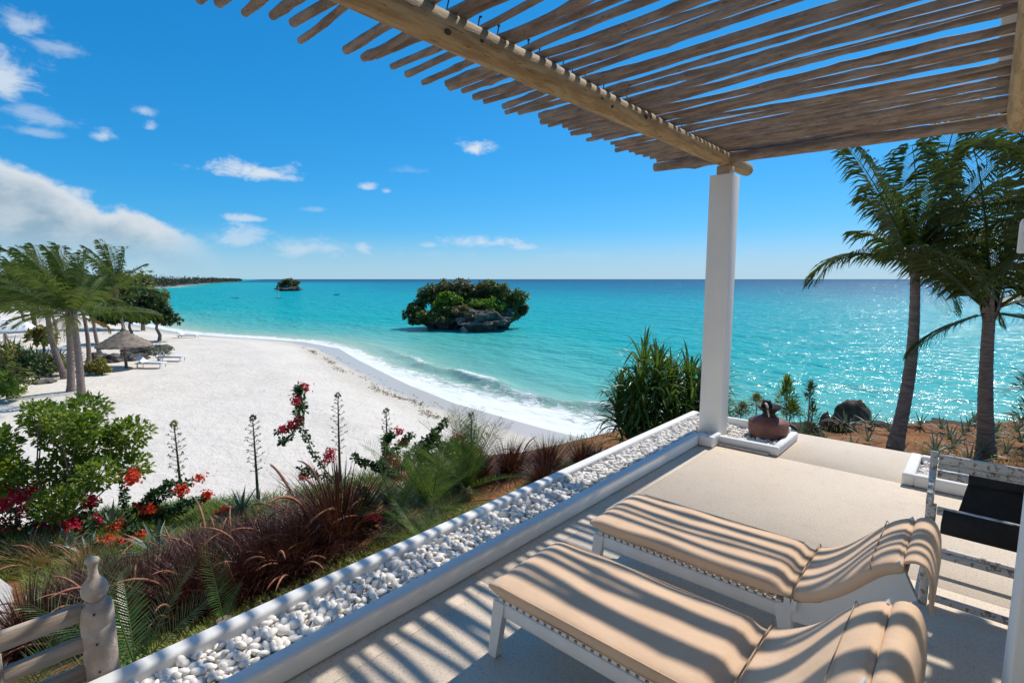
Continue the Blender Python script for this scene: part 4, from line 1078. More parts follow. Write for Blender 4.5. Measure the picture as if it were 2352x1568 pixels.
IB = [(950, 716, 32, 30, L_olive, 'olive bush overhanging the left end of the near rock island', 0), (1000, 682, 42, 30, L_olive, 'broad olive green bush on the upper left of the near rock island', 1), (985, 728, 30, 16, L_tree, 'dark bush hanging low over the left rock of the island', -2.2),
      (1048, 662, 44, 21, L_brown, 'brownish bush forming the highest crown of the rock island', 1.5), (1048, 690, 34, 16, L_lime, 'bright green bush in the upper middle of the rock island', -1.6), (1100, 674, 40, 20, L_brown, 'brown twiggy bush at the top centre of the rock island', 1.2),
      (1112, 700, 40, 13, L_lime, 'long lime green bush above the bare front rock', -1.8), (1152, 674, 38, 26, L_olive, 'olive bush on the upper right of the rock island', .8), (1152, 706, 24, 16, L_lime, 'small bright green bush on the right above the front rock', -2.2),
      (1200, 694, 32, 34, L_olive, 'dark olive bush overhanging the right end of the rock island', 0), (1218, 718, 14, 14, L_brown, 'small reddish brown bush hanging at the far right end of the island', 0), (1070, 716, 40, 16, L_brown, 'grey brown scrub hanging over the left of the front rock', -3.0),
      (1120, 722, 46, 13, L_brown, 'dry scrub fringe on top of the bare front rock', -3.4), (1000, 728, 40, 17, L_olive, 'olive scrub hanging over the left rock shelf of the island', -2.9), (962, 738, 24, 13, L_tree, 'dark low bush at the left waterline end of the island', -1.5), (1184, 728, 22, 17, L_olive, 'olive bush hanging over the right flank of the front rock', -1.8), (1080, 695, 60, 26, L_olive, 'broad olive scrub filling the middle of the rock island behind the lime green bushes', 2.4), (1030, 700, 45, 26, L_olive, 'dense olive bush left of centre on the rock island', .5), (1028, 712, 30, 17, L_shrub, 'green bush on the left shoulder of the rock island', -2.2)]
for i, (px, py, rx, ry, m, lab, dp) in enumerate(IB):
    a = (px - 1078) * s; h = (775 - py) * s - .75; rx *= s * 1.12; ry *= s * 1.12; rr = random.Random(300 + i)
    cl = [(0, 0, 0, rx * .62, ry * .62)] + [(rr.uniform(-.75, .75) * rx, rr.uniform(-.9, .9) * rx * .6, rr.uniform(-.45, .75) * ry, rx * rr.uniform(.22, .42), ry * rr.uniform(.3, .5)) for _ in range(9)]
    base = Vector((-52.7, 49.2, SEA)) + RT * a + FW * (dp) + UP * h
    t = thing('island_bush', lab, 'bush', base, 0, GB); b = MB(); cloud_leaves(b, CL3(cl), int(1500 * max(.5, rx * ry / 3.0)), .42, .13, rr, whorl=4); b.obj('foliage', m, t)
    b = MB(); branches(b, (0, 0, -ry * .9), CL3(cl), .06, rr, 4); b.obj('branches', M_bark, t)
isf = thing('rock_island', 'small bush covered rock island far out in the bay', 'island', (-297, 138, SEA))
islrock('rock', 0, 0, .8, 7.4, 6, 2.0, 15, isf)
for i, (a, h, rx, ry, lab) in enumerate([(-3.2, 3.2, 3.6, 2.4, 'olive scrub on the left half of the far island'), (2.8, 3.6, 4.2, 2.8, 'olive scrub on the right half of the far island'), (-.3, 4.8, 3.2, 2.0, 'taller scrub at the top of the far island')]):
    rr = random.Random(330 + i); t = thing('island_bush', lab, 'bush', Vector((-297, 138, SEA)) + RT * a + UP * h, 0, 'scrub on the far island'); b = MB()
    cl = [(0, 0, 0, rx * .7, ry * .6)] + [(rr.uniform(-.7, .7) * rx, rr.uniform(-.5, .5) * rx, rr.uniform(-.5, .8) * ry, rx * .35, ry * .4) for _ in range(8)]
    cloud_leaves(b, CL3(cl), 1300, .8, .2, rr, whorl=4); b.obj('foliage', L_olive, t)

# ------------------------------------------------------------------ boats
def boat(label, x, y, L, mast, rz, dark=False):
    t = thing('sailboat' if mast else 'dinghy', label, 'boat', (x, y, SEA), rz, 'boats moored in the bay')
    b = MB(); n = 9; V = []
    for i in range(n):
        u = i / (n - 1); w = L * .17 * math.sin(math.pi * (.12 + .88 * u) ** .8) ** .7 if i < n - 1 else .01
        xx = (u - .5) * L
        V += [(xx, -w, .26 + .12 * u * u), (xx, -w * .6, -.1), (xx, w * .6, -.1), (xx, w, .26 + .12 * u * u)]
    b.add(V, [(4 * i + j, 4 * i + (j + 1) % 4, 4 * i + 4 + (j + 1) % 4, 4 * i + 4 + j) for i in range(n - 1) for j in range(4)] + [(0, 3, 2, 1)])
    b.obj('hull', M_hull if dark else M_boat, t)
    if mast:
        b = MB(); b.tube([(.1 * L, 0, .3), (.1 * L, 0, mast)], [.06, .04], 6); b.tube([(.1 * L, 0, .9), (-.4 * L, 0, .95)], .04, 6); b.obj('mast', M_boat, t)
    return t
boat('white sailboat with bare mast in front of the far island', -184.5, 82.1, 3.0, 4.6, R(20))
boat('white dinghy moored left of the sailboat', -196, 72, 2.6, 0, R(40))
boat('small boat moored far left near the sea almond tree', -165, 42, 2.6, 0, R(10))
boat('dark dinghy moored right of the far island', -205, 116, 2.4, 0, R(60), True)

# ------------------------------------------------------------------ far wooded shore
r = random.Random(91); b = MB(); hl = MB()
tail = [(-118, 16), (-150, 13), (-260, 22), (-400, 68), (-520, 139), (-700, 213), (-900, 298), (-1300, 470), (-2000, 760)]
for (ax, ay), (bx, by) in zip(tail, tail[1:]):
    Ls = math.hypot(bx - ax, by - ay); nx_, ny_ = (by - ay) / Ls, -(bx - ax) / Ls
    if nx_ > 0: nx_, ny_ = -nx_, -ny_
    dens = int(Ls / (5 if ax > -600 else 9))
    for i in range(dens * 3):
        u = r.random(); dd = r.uniform(0 if ax < -200 else 20, 60); x = ax + (bx - ax) * u + nx_ * dd * .6; y = ay + (by - ay) * u - abs(dd)
        far = 1 + max(0, (-x - 500) / 1800)
        h = r.uniform(5, 9) * (.8 + .5 * mn.noise(Vector((x * .01, y * .01, 2)))) * (1.25 if ax > -600 else 1.0)
        w = r.uniform(3, 5.5)
        cl = [((x, y, -4 + h * .35), (w, w, h * .38)), ((x + r.uniform(-2, 2), y + r.uniform(-2, 2), -4 + h * .8), (w * .6, w * .6, h * .28))]
        cloud_leaves(b, cl, 70, 1.5 * far, .5 * far, r)
tag(b.obj('far_forest', L_far), 'dark woods along the far curving shore at the left horizon', 'forest', kind='stuff')
V = []; lp = tail[2:]
for x, y in lp: V += [(x + 2, y + 2, SEA - .5), (x - 2, y - 3, -3.6), (x - 60, y - 90, -3.0), (x - 260, y - 400, SEA - .3)]
hl.add(V, [(4 * i + j, 4 * i + j + 1, 4 * i + 5 + j, 4 * i + 4 + j) for i in range(len(lp) - 1) for j in range(3)])
struct(hl.obj('far_headland', M_rock))

# ------------------------------------------------------------------ garden below the planter
# the big green shrub at the left
sx_, sy_ = -9.98, .98
s = 8.2 / 1208
cl = []
r = random.Random(401)
for dx, h, rx in [(-150, 120, 42), (-105, 185, 44), (-62, 225, 40), (-20, 195, 46), (40, 245, 44), (82, 228, 42), (112, 185, 44), (142, 140, 36), (60, 165, 50), (0, 120, 48), (-60, 140, 48), (112, 105, 40), (-112, 80, 46), (70, 85, 40), (15, 75, 40), (-165, 190, 34), (-20, 255, 30), (100, 262, 26)]:
    cl.append((dx * s, r.uniform(-.6, .6), h * s, rx * s * 1.05, rx * s * .82))
bt = bush('shrub', 'large light green leafy shrub at the left, standing before the sand', (sx_, sy_, lz(sx_, sy_)), CL3(cl), 9500, .085, .025, L_shrub, 402, None, .016, 'shrub', 1)

def ipt(base, s, px, py, dep=0.0):
    return RT * (px * s) + UP * (-py * s) + FW * dep
def bougainvillea(label, base, s, sprays, flowers, mflow, seed, group=None, leafs=1.0, green=L_boug):
    """sprays: polylines of (px right, px up); flowers: (px right, px up, px radius)"""
    r = random.Random(seed); t = thing('bougainvillea', label, 'bougainvillea', base, 0, group)
    bs = MB(); bl_ = MB()
    for sp in sprays:
        dep = r.uniform(-.35, .35); pts = [ipt(base, s, x, -y, dep * (i / max(1, len(sp) - 1))) for i, (x, y) in enumerate(sp)]
        fine = []
        for i in range(len(pts) - 1):
            for k_ in range(6):
                fine.append(pts[i].lerp(pts[i + 1], k_ / 6) + Vector((r.uniform(-1, 1), r.uniform(-1, 1), r.uniform(-1, 1))) * s * 2.0)
        fine.append(pts[-1])
        bs.tube(fine, [max(.0022, .011 * (1 - i / len(fine))) for i in range(len(fine))], 5, False)
        for i, p in enumerate(fine):
            if i < len(fine) * .18: continue
            for _ in range(int(7 * leafs)):
                d = Vector((r.uniform(-1, 1), r.uniform(-1, 1), r.uniform(-.9, .8))).normalized()
                bl_.leafq(p + d * s * r.uniform(0, 6), d, (UP + Vector((r.uniform(-1, 1), r.uniform(-1, 1), 0))).normalized(), r.uniform(.045, .085), r.uniform(.016, .028))
    bs.obj('stem', M_stem, t); bl_.obj('foliage', green, t)
    for fx, fy, fr in flowers:
        bf = MB(); dep = r.uniform(-.3, .3); c = ipt(base, s, fx, -fy, dep)
        for _ in range(int(16 + fr * fr * .34)):
            v = Vector((r.gauss(0, 1), r.gauss(0, 1), r.gauss(0, .8))) * fr * s * .62
            ax = (v.normalized() + UP * .4).normalized(); s1 = ax.orthogonal().normalized(); s2 = ax.cross(s1)
            for j in range(3):
                a = j * 2.09 + r.random()
                bf.leafq(c + v, (s1 * math.cos(a) + s2 * math.sin(a)) * .8 + ax * .5, ax, r.uniform(.028, .045), .015)
        bf.obj('blossom', mflow, t)
    return t
x, y = -7.25, 4.35; s = 8.05 / 1208
bougainvillea('bougainvillea with one tall leafy shoot and pink red bracts, right of the thin bare stalk', (x, y, lz(x, y)), s,
  [[(-40, 10), (-85, 70), (-110, 130), (-126, 175), (-122, 250), (-126, 262)], [(-126, 172), (-160, 160), (-195, 150)], [(-140, 165), (-175, 130), (-192, 118)], [(-140, 160), (-150, 195), (-152, 215)], [(-30, 20), (-70, 45), (-95, 60), (-120, 75)],
   [(-122, 180), (-120, 220), (-125, 255), (-124, 268)]],
  [(-125, 258, 10), (-124, 240, 8), (-150, 172, 10), (-132, 182, 8), (-168, 165, 8), (-86, 72, 13), (-80, 88, 9), (-146, 28, 9)], L_mag, 411, leafs=1.7)
x, y = -6.6, 4.9; s = 7.9 / 1208
bougainvillea('spreading bougainvillea with red bracts and arching shoots in front of the empty sand, centre', (x, y, lz(x, y)), s,
  [[(-60, 10), (-70, 60), (-40, 95), (10, 140)], [(-20, 20), (-10, 80), (40, 115), (85, 155)], [(0, 15), (30, 70), (90, 100), (128, 115), (160, 80)], [(0, 20), (50, 60), (95, 85), (150, 82), (175, 70)], [(-40, 20), (-55, 80), (-50, 130), (-30, 150)],
   [(-10, 40), (20, 90), (60, 110), (100, 95)], [(-30, 30), (-5, 60), (30, 85), (60, 75)], [(-50, 20), (-60, 50), (-90, 70), (-120, 95)], [(0, 30), (60, 45), (110, 60)], [(10, 20), (40, 100), (60, 135), (72, 140)], [(-45, 15), (-30, 55), (5, 75)], [(20, 30), (75, 75), (105, 110)]],
  [(-35, 85, 14), (-28, 72, 10), (115, 112, 14), (128, 100, 12), (150, 84, 12), (165, 80, 9), (-28, 8, 14), (-35, 25, 9), (-10, 120, 9), (45, 30, 9), (68, 30, 8), (-35, 130, 8), (90, 95, 9), (0, 60, 9), (-60, 55, 8), (30, 75, 7)], L_mag, 412, leafs=3.6)
x, y = -5.3, 3.5; s = 6.2 / 1208
bougainvillea('small bougainvillea with bright red flowers low beside the white kerb', (x, y, lz(x, y)), s,
  [[(-20, 0), (-40, 60), (-60, 90)], [(0, 0), (5, 30), (0, 60)], [(10, 0), (20, 40), (40, 70)], [(-25, 5), (-50, 40), (-55, 20)], [(-10, 0), (-30, 30), (-40, 10)]],
  [(2, 32, 15), (-10, 60, 9), (0, 6, 8), (12, 45, 7)], L_mag, 413, leafs=3.0)
x, y = -9.2, 1.75; s = 8.1 / 1208
bougainvillea('orange red bougainvillea reaching out to the right under the big green shrub', (x, y, lz(x, y)), s,
  [[(0, 0), (10, 40), (50, 75), (90, 95), (135, 100)], [(20, 0), (60, 30), (110, 45), (160, 62)], [(0, 0), (20, 30), (30, 60), (60, 80)], [(10, 0), (40, 20), (80, 30), (100, 40)], [(0, 0), (-30, 40), (-40, 70)], [(5, 0), (35, 45), (70, 60)], [(0, 0), (30, 10), (60, 10), (90, 15)]],
  [(130, 92, 11), (140, 98, 9), (122, 84, 8), (160, 62, 9), (148, 56, 8), (38, 38, 11), (-5, 15, 12), (45, 28, 8), (20, 45, 8), (30, 120, 13), (22, 128, 8), (-60, 10, 8)], L_red, 414, leafs=2.2)
x, y = -9.5, 1.15; s = 8.5 / 1208
bougainvillea('bougainvillea with red and orange bracts below the trunk of the big green shrub', (x, y, lz(x, y)), s,
  [[(0, 0), (10, 30), (20, 55)], [(0, 0), (-10, 30), (-15, 50)], [(5, 0), (40, 30), (60, 45)], [(0, 0), (-30, 20), (-50, 30)], [(0, 0), (20, 20), (30, 10)]],
  [(0, 52, 13), (-8, 38, 12), (0, 22, 14), (14, 60, 10), (-12, 10, 12), (40, 30, 8)], L_mag, 415)
x, y = -10.1, .55; s = 8.6 / 1208
bougainvillea('deep magenta bougainvillea at the left picture edge beneath the green shrub', (x, y, lz(x, y)), s,
  [[(0, 0), (10, 40), (20, 70)], [(0, 0), (-20, 40), (-30, 80)], [(10, 0), (40, 30), (55, 55)], [(0, 0), (-40, 30), (-60, 50)], [(0, 0), (30, 10), (50, 20)]],
  [(0, 70, 20), (20, 55, 16), (-20, 85, 16), (-10, 40, 16), (-25, 10, 16), (40, 40, 14), (-35, 55, 15), (45, 18, 12), (20, 80, 10)], L_mag, 416)
x, y = -8.4, 1.35; s = 7.5 / 1208
bougainvillea('low orange red flowers in the lawn below the big green shrub', (x, y, lz(x, y)), s,
  [[(0, 0), (20, 20), (50, 40)], [(0, 0), (-15, 15), (-25, 30)], [(30, 0), (50, 20), (60, 30)], [(0, 0), (25, 40), (40, 50)]],
  [(-28, 12, 13), (-15, 22, 10), (-20, 2, 9), (28, 28, 11), (42, 24, 8), (22, 20, 7)], L_red, 417)
x, y = -8.2, 2.5; s = 7.9 / 1208
bougainvillea('sprig of coral red flowers between the tall grass and the sand', (x, y, lz(x, y)), s,
  [[(0, 0), (15, 10), (25, 15)], [(0, 0), (-20, 12), (-45, 10)], [(0, 0), (30, 6), (50, 4)]], [(8, 14, 11), (22, 12, 8), (-2, 10, 7)], L_red, 418)

# agave flower stalks
def stalk(label, x, y, H, seed, spread, top_m, lean=0.0):
    r = random.Random(seed); t = thing('agave_flower_stalk', label, 'flower stalk', (x, y, lz(x, y)), 0, 'bare agave flower stalks against the sand')
    b = MB(); N = 10
    b.tube([RT * lean * (i / N) ** 2 + UP * (-.1 + (H + .1) * i / N) for i in range(N + 1)], [.030 * (1 - .78 * i / N) for i in range(N + 1)], 8); b.obj('stalk', M_stem, t, True)
    b = MB(); pb = MB(); n = 34
    for i in range(n):
        u = .38 + .58 * i / n; c = RT * lean * u * u + UP * H * u; a = i * 2.39996
        L = spread * math.sin(math.pi * min(1, (u - .30) / .72)) ** .6 * r.uniform(.7, 1.15)
        d = Vector((math.cos(a), math.sin(a), .35)).normalized(); e = c + d * L + UP * L * .15
        b.tube([c, c + d * L * .6, e], [.005, .004, .003], 4, False)
        for _ in range(7):
            v = Vector((r.gauss(0, 1), r.gauss(0, 1), r.gauss(0, 1) * .8)).normalized()
            pb.leafq(e + v * .004, v, v.orthogonal(), r.uniform(.018, .034), .009)
    b.obj('side_branches', M_stem, t); pb.obj('seed_pods', L_boug, t)['kind'] = 'stuff'
    b = MB(); c = RT * lean + UP * H
    for _ in range(70):
        v = Vector((r.gauss(0, 1), r.gauss(0, 1), r.gauss(0, 1.3))).normalized(); b.leafq(c + v * .02, v, v.orthogonal(), r.uniform(.03, .055), .012)
    b.obj('flower_head', top_m, t)
    b = MB(); rosette(b, (0, 0, 0), 16, .34, .030, r, 10, 75, .2); b.obj('leaf_rosette', L_aloe, t)
stalk('bare flower stalk with a yellow tip, leftmost of the stalks', -9.05, 2.35, 1.45, 431, .13, L_yellow, -.03)
stalk('thin dark bare flower stalk standing alone in front of the sand', -8.3, 3.2, 1.47, 432, .12, L_boug, -.01)
stalk('flower stalk rising through the bougainvillea beside its tall leafy shoot', -7.9, 4.4, 1.62, 433, .13, L_boug, .02)
stalk('flower stalk in the middle of the spreading red bougainvillea', -7.3, 4.95, 1.25, 434, .10, L_boug)
stalk('short pale flower stalk, rightmost of the stalks, above the feathery palms', -6.55, 6.2, .95, 435, .10, L_boug)

# fountain grass
def grass_proto(seed, n=760, L=.86, w=.0062, spread=.16):
    r = random.Random(seed); b = MB()
    for i in range(n):
        a = r.uniform(0, 6.283); o = Vector((math.cos(a), math.sin(a), 0)); q = r.random() ** .6
        p = o * spread * q; e = R(88 - 58 * q * r.uniform(.5, 1.15)); d = o * math.cos(e) + UP * math.sin(e)
        l_ = L * r.uniform(.55, 1.1); path = [p.copy()]; g = r.uniform(.35, 1.1)
        for s_ in range(5):
            p = p + d * l_ / 5; path.append(p.copy()); d = (d - UP * g * (.08 + .11 * s_) + WIND * .05).normalized()
        ww = w * r.uniform(.7, 1.3)
        b.blade(path, [ww, ww, ww * .9, ww * .7, ww * .45, ww * .05], o.cross(UP) * .8 + o * r.uniform(-.5, .5))
    return b.mesh('grass_blades')
def plume_proto(seed):
    r = random.Random(seed); b = MB(); p = Vector((.04, 0, .1)); d = Vector((.28, 0, 1)).normalized(); path = []
    for i in range(15):
        path.append(p.copy()); p = p + d * .068; g = .05 + .022 * i if i > 5 else .02
        d = (d + Vector((.5, 0, -1)) * g * .62).normalized()
    b.tube(path[:9], .0022, 4, False)
    pp = path[8:]; n = len(pp)
    fine = [pp[min(int(q), n - 2)].lerp(pp[min(int(q), n - 2) + 1], q - min(int(q), n - 2)) for q in np.linspace(0, n - 1.001, 12)]
    b.tube(fine, [.004, .009, .0115, .0125, .0125, .012, .0115, .011, .010, .008, .006, .003], 7)
    for i in range(230):
        q = r.random() * 10.9; c = fine[int(q)].lerp(fine[int(q) + 1], q - int(q)); dd = (fine[int(q) + 1] - fine[int(q)]).normalized()
        v = Vector((r.gauss(0, 1), r.gauss(0, 1), r.gauss(0, 1))); v = (v - dd * v.dot(dd)).normalized()
        e = c + (v * .8 + dd * .7) * r.uniform(.016, .026); o_ = v.cross(dd) * .0012
        b.add([c - o_, c + o_, e], [(0, 1, 2)])
    return b.mesh('plume')
GPR = [grass_proto(500 + i) for i in range(3)]
TPR = [grass_proto(510 + i, 420, .8, .005, .2) for i in range(2)]
PPR = [plume_proto(520 + i) for i in range(3)]
for m_ in GPR: m_.materials.append(L_purple)
for m_ in TPR: m_.materials.append(L_tan)
for m_ in PPR: m_.materials.append(M_plume); m_.shade_smooth()
def fgrass(label, x, y, sc, npl, seed, tan=False, hs=1.0):
    r = random.Random(seed)
    t = thing('fountain_grass', label, 'ornamental grass', (x, y, lz(x, y) - .03), r.uniform(0, 6.28), 'clumps of fountain grass in the garden')
    t.scale = (sc, sc, sc * hs)
    o = bpy.data.objects.new('grass_blades', (TPR if tan else GPR)[seed % (2 if tan else 3)]); COL.objects.link(o); o.parent = t
    for i in range(npl):
        o = bpy.data.objects.new('plume', PPR[r.randrange(3)]); COL.objects.link(o); o.parent = t
        a = r.uniform(0, 6.28); q = r.uniform(.02, .22)
        o.location = (math.cos(a) * q, math.sin(a) * q, r.uniform(-.32, -.02)); o.rotation_euler = (r.uniform(-.25, .25), r.uniform(-.1, .5), a + r.uniform(-.4, .4))
        o.scale = (r.uniform(.85, 1.15),) * 3
    return t
FG = [(-5.45, .95, .8, 5, 'maroon fountain grass between the two cycads and the back of the bed'), (-5.75, 1.75, .8, 6, 'maroon fountain grass in the heart of the bed, its plumes leaning left'), (-5.1, 2.35, .8, 5, 'maroon fountain grass at the front edge right of the low clump'), (-5.05, 1.78, .72, 4, 'low maroon grass at the front of the bed touching the grass strip'), (-5.2, 1.35, .72, 3, 'low maroon grass just behind the upright single cycad frond'), (-5.3, 2.1, .92, 9, 'maroon fountain grass with the longest arching plumes, nearest the middle of the white kerb'), (-5.45, 1.62, .9, 8, 'maroon fountain grass beside the grass strip, left of the clump with the longest plumes'),
      (-5.6, 1.2, .85, 7, 'maroon fountain grass behind the rightmost upright cycad frond'), (-5.9, .95, .8, 6, 'maroon fountain grass just right of the newel post finial'), (-6.15, .72, .8, 3, 'dark maroon grass behind the newel post'),
      (-5.9, .35, .8, 1, 'dark maroon grass with fine spreading blades left of the newel post over the path'), (-5.95, 2.05, .75, 8, 'maroon fountain grass in the middle of the bed with tawny plumes'), (-6.25, 1.6, .65, 7, 'maroon fountain grass at the back of the bed near the blue agave'),
      (-6.7, 2.4, .6, 4, 'maroon grass at the back edge of the bed under the lone thin stalk'), (-6.1, 2.7, .65, 5, 'maroon grass between the lone thin stalk and the upright clump'), (-5.45, 2.95, 1.3, 6, 'tallest upright maroon grass clump in front of the bougainvillea'),
      (-5.35, 2.6, .9, 5, 'maroon grass in front of the tallest upright clump'), (-6.9, 1.85, .55, 4, 'maroon grass between the lawn and the leftmost stalk'), (-5.75, 5.5, .8, 2, 'dark maroon grass behind the feathery palms, left of its twin'),
      (-5.4, 6.0, .8, 2, 'dark maroon grass near the far kerb right of the feathery palms'), (-5.0, 6.4, .72, 1, 'maroon grass tuft before the last rusty tuft along the kerb'), (-4.55, 6.75, .6, 0, 'rusty grass tuft farthest along the kerb, left of the strap leaved bush'), (-6.0, 5.0, .85, 2, 'maroon grass behind the cycad at the centre'),
      (-4.6, 5.75, .5, 1, 'small rusty grass tuft touching the outer kerb')]
for i, (x, y, sc, n_, lab) in enumerate(FG): fgrass(lab, x, y, sc, n_, 600 + i)
TG = [(-8.55, .75, .7, 10, 'tan plumed grass leaning in the wind at the left picture edge'), (-8.0, 1.0, .6, 7, 'tan plumed grass on the lawn left of the newel finial'), (-8.9, .55, .7, 8, 'tan plumed grass cut by the left picture edge'), (-7.2, 2.0, .55, 6, 'tan plumed grass beside the blue agave behind the maroon bed'), (-7.0, .75, .5, 4, 'tan grass behind the dark maroon grass by the path')]
for i, (x, y, sc, n_, lab) in enumerate(TG): fgrass(lab, x, y, sc, n_, 650 + i, True, .8)

# cycads and feathery palms
def cycad(label, x, y, fr, L, m, seed, name='cycad', lw=.011, ll=.17, droop=.35, nl=46, group='cycads and feathery palms below the kerb', z=0):
    r = random.Random(seed); t = thing(name, label, name.replace('_', ' '), (x, y, lz(x, y) + z), 0, group)
    b = MB(); b.lathe([(.09, -.1), (.10, .05), (.06, .12)], 10); b.obj('stump', M_bark, t)
    for d, k_ in fr:
        b = MB(); frond(b, (0, 0, .08), d, L * k_, r, droop, 0, int(nl * .72), ll, lw * 2.1, .4, .08, .10, .009); b.obj('frond', m, t)
    return t
def ring(n, e0, e1, seed):
    r = random.Random(seed); out = []
    for i in range(n):
        a = i * 2.39996 + r.uniform(-.2, .2); e = R(e0 + (e1 - e0) * r.random()); out.append(((math.cos(a) * math.cos(e), math.sin(a) * math.cos(e), math.sin(e)), r.uniform(.85, 1.1)))
    return out
cycad('glossy cycad with upright fronds between the newel post and the white kerb', -4.45, .78, [((-.5, -.55, .75), 1.0), ((-.35, -.15, 1.1), 1.0), ((.1, .5, .45), .8), ((.6, -.4, .5), .8), ((.3, -.7, .6), .8), ((-.8, .1, .7), .9), ((-.2, .6, .9), .85), ((.7, .2, .4), .7)], .92, L_cycad, 701)
cycad('cycad behind the grass strip with one upright frond', -4.55, 1.42, [((-.15, -.1, 1.2), 1.0), ((.5, .3, .5), .5), ((-.5, .5, .5), .5)], .72, L_cycad, 702)
cycad('cycad seen through the rails of the wooden railing', -4.3, .1, ring(9, 20, 65, 3), .75, L_cycad, 703)
cycad('feathery palm spreading over the kerb at the centre of the garden', -5.15, 4.15, ring(16, 15, 80, 4), 1.15, L_date, 704, 'feathery_palm', .010, .17, .5, 54)
cycad('feathery palm behind and right of the spreading one', -5.35, 4.95, ring(16, 20, 82, 5), 1.15, L_date, 705, 'feathery_palm', .010, .17, .5, 54)
cycad('dark cycad between the red flowers and the feathery palms', -5.35, 3.75, ring(14, 15, 75, 6), .85, L_cycad, 706)
cycad('small cycad hanging over the grass strip by the kerb', -4.3, 3.35, ring(10, 10, 55, 7), .7, L_date, 707)
cycad('upright dark palm fronds behind the feathery palms', -6.0, 5.6, ring(10, 45, 85, 8), 1.1, L_cycad, 708, 'feathery_palm', .010, .16, .4, 46)

# blue green agaves in the lawn
for i, (x, y, L, lab) in enumerate([(-7.55, 1.65, .55, 'blue green agave at the back of the maroon grass bed'), (-8.7, .95, .45, 'grey green agave in the lawn left of the orange flowers'), (-7.2, 1.05, .4, 'pale agave leaves beside the finial of the newel post'), (-8.4, 1.1, .4, 'blue green agave among the tan grass'),
                                      (-8.2, 2.9, .5, 'spiky green agave at the foot of the lone thin stalk'), (-9.3, 1.5, .4, 'small agave at the foot of the big green shrub')]):
    agave(lab, (x, y, lz(x, y)), 22, L, .045, L_aloe, 720 + i, 'agaves in the lawn', .3)

# strap leaved bush by the column
def strap_bush(label, x, y, heads, L, w, m, seed):
    r = random.Random(seed); t = thing('strap_leaf_bush', label, 'bush', (x, y, lz(x, y)))
    bs = MB()
    for (hx, hd, hz, sc) in heads:
        hz *= .86; c = RT * hx + FW * hd + UP * hz
        bs.tube([(RT * hx * .3 + FW * hd * .3) - UP * .1, (RT * hx * .7 + FW * hd * .7) + UP * hz * .5, c], [.05, .04, .035], 7, False)
        b = MB()
        for i in range(54):
            a = i * 2.39996; e = R(86 - 80 * (i / 54) ** .9 + r.uniform(-8, 8)); o = Vector((math.cos(a), math.sin(a), 0)); d = o * math.cos(e) + UP * math.sin(e)
            l_ = L * sc * r.uniform(.75, 1.15); p = c + UP * (.25 - .4 * i / 54) * sc; path = [p.copy()]; kink = r.randrange(3, 6)
            for q in range(7):
                p = p + d * l_ / 7; path.append(p.copy())
                d = (d - UP * (.07 + .05 * q) - (UP * .9 if (q == kink and r.random() < .5) else Vector())).normalized()
            ww = w * r.uniform(.9, 1.35); sd = o.cross(UP)
            for s_ in (-1, 1):
                o_ = len(b.v)
                for q, pp in enumerate(path):
                    k_ = (.6, 1, 1, .95, .85, .7, .45, .03)[q] * ww
                    b.v.append(tuple(pp)); b.v.append(tuple(pp + sd * s_ * k_ + UP * k_ * .5))
                for q in range(7): b.f.append((o_ + 2 * q, o_ + 2 * q + 1, o_ + 2 * q + 3, o_ + 2 * q + 2))
        b.obj('leaf_head', m, t)
    bs.obj('stem', M_bark, t)
strap_bush('large dark green strap leaved bush left of the corner column', -4.1, 8.3,
           [(-.45, 0, .62, .95), (-.35, -.3, 1.1, .95), (-.18, .2, 1.35, 1.1), (.25, 0, 1.0, 1.0), (.6, .1, 1.05, 1.0), (.1, -.35, .75, .9), (.9, 0, .85, .95), (.5, -.35, .6, .9), (-.55, .3, .9, .8), (1.1, .2, .6, .8), (-.5, -.3, .3, .8), (.0, .0, .45, .9), (1.0, -.2, .4, .8), (-.35, -.1, .85, .9), (.1, .2, 1.15, 1), (.4, .2, .95, .95), (.75, -.1, 1.05, .9), (-.65, 0, .55, .85), (.25, -.4, .35, .9), (.7, -.3, .3, .8), (-.3, -.4, .55, .85), (1.05, .2, 1.0, .85), (-.05, -.2, 1.3, .85)], .72, .021, L_pand, 741)
strap_bush('small strap leaved plant just right of the corner column', -2.35, 8.6, [(0, 0, .4, .7), (.25, .1, .3, .6)], .55, .016, L_pand, 742)

# wispy shrubs behind the clay pot, casuarina at the right edge
def wispy(label, base, tufts, seed, m=L_olive, n=420, Ln=.12, group=None, name='wispy_shrub'):
    r = random.Random(seed); t = thing(name, label, 'shrub', base, 0, group)
    b = MB(); bl_ = MB()
    for (a, d, h, rr_, up_) in tufts:
        c = RT * a + FW * d + UP * h; root = RT * a * .3 + FW * d * .3
        b.tube([root - UP * .1, root.lerp(c, .5) + RT * r.uniform(-.08, .08), c, c + UP * up_ * .6 + RT * r.uniform(-.05, .05)], [.016, .012, .008, .003], 6, False)
        for i in range(n):
            u = r.random(); p = c + UP * up_ * (u - .35) + Vector((r.gauss(0, 1), r.gauss(0, 1), 0)) * rr_ * .45 * (1.1 - u)
            dd = (p - c + UP * r.uniform(.05, .5) * up_ + Vector((r.gauss(0, 1), r.gauss(0, 1), r.gauss(0, .6))) * .1).normalized()
            bl_.leafq(p, dd, dd.orthogonal(), Ln * r.uniform(.6, 1.3), .007)
    b.obj('stem', M_bark, t); bl_.obj('foliage', m, t); return t
x, y = -2.25, 9.3
wispy('wispy green shrub with two upright tufts behind the clay pot', (x, y, lz(x, y)), [(-.05, 0, 1.12, .17, .42), (.10, .1, .85, .13, .2)], 751, L_shrub, 420)
x, y = -1.95, 9.3
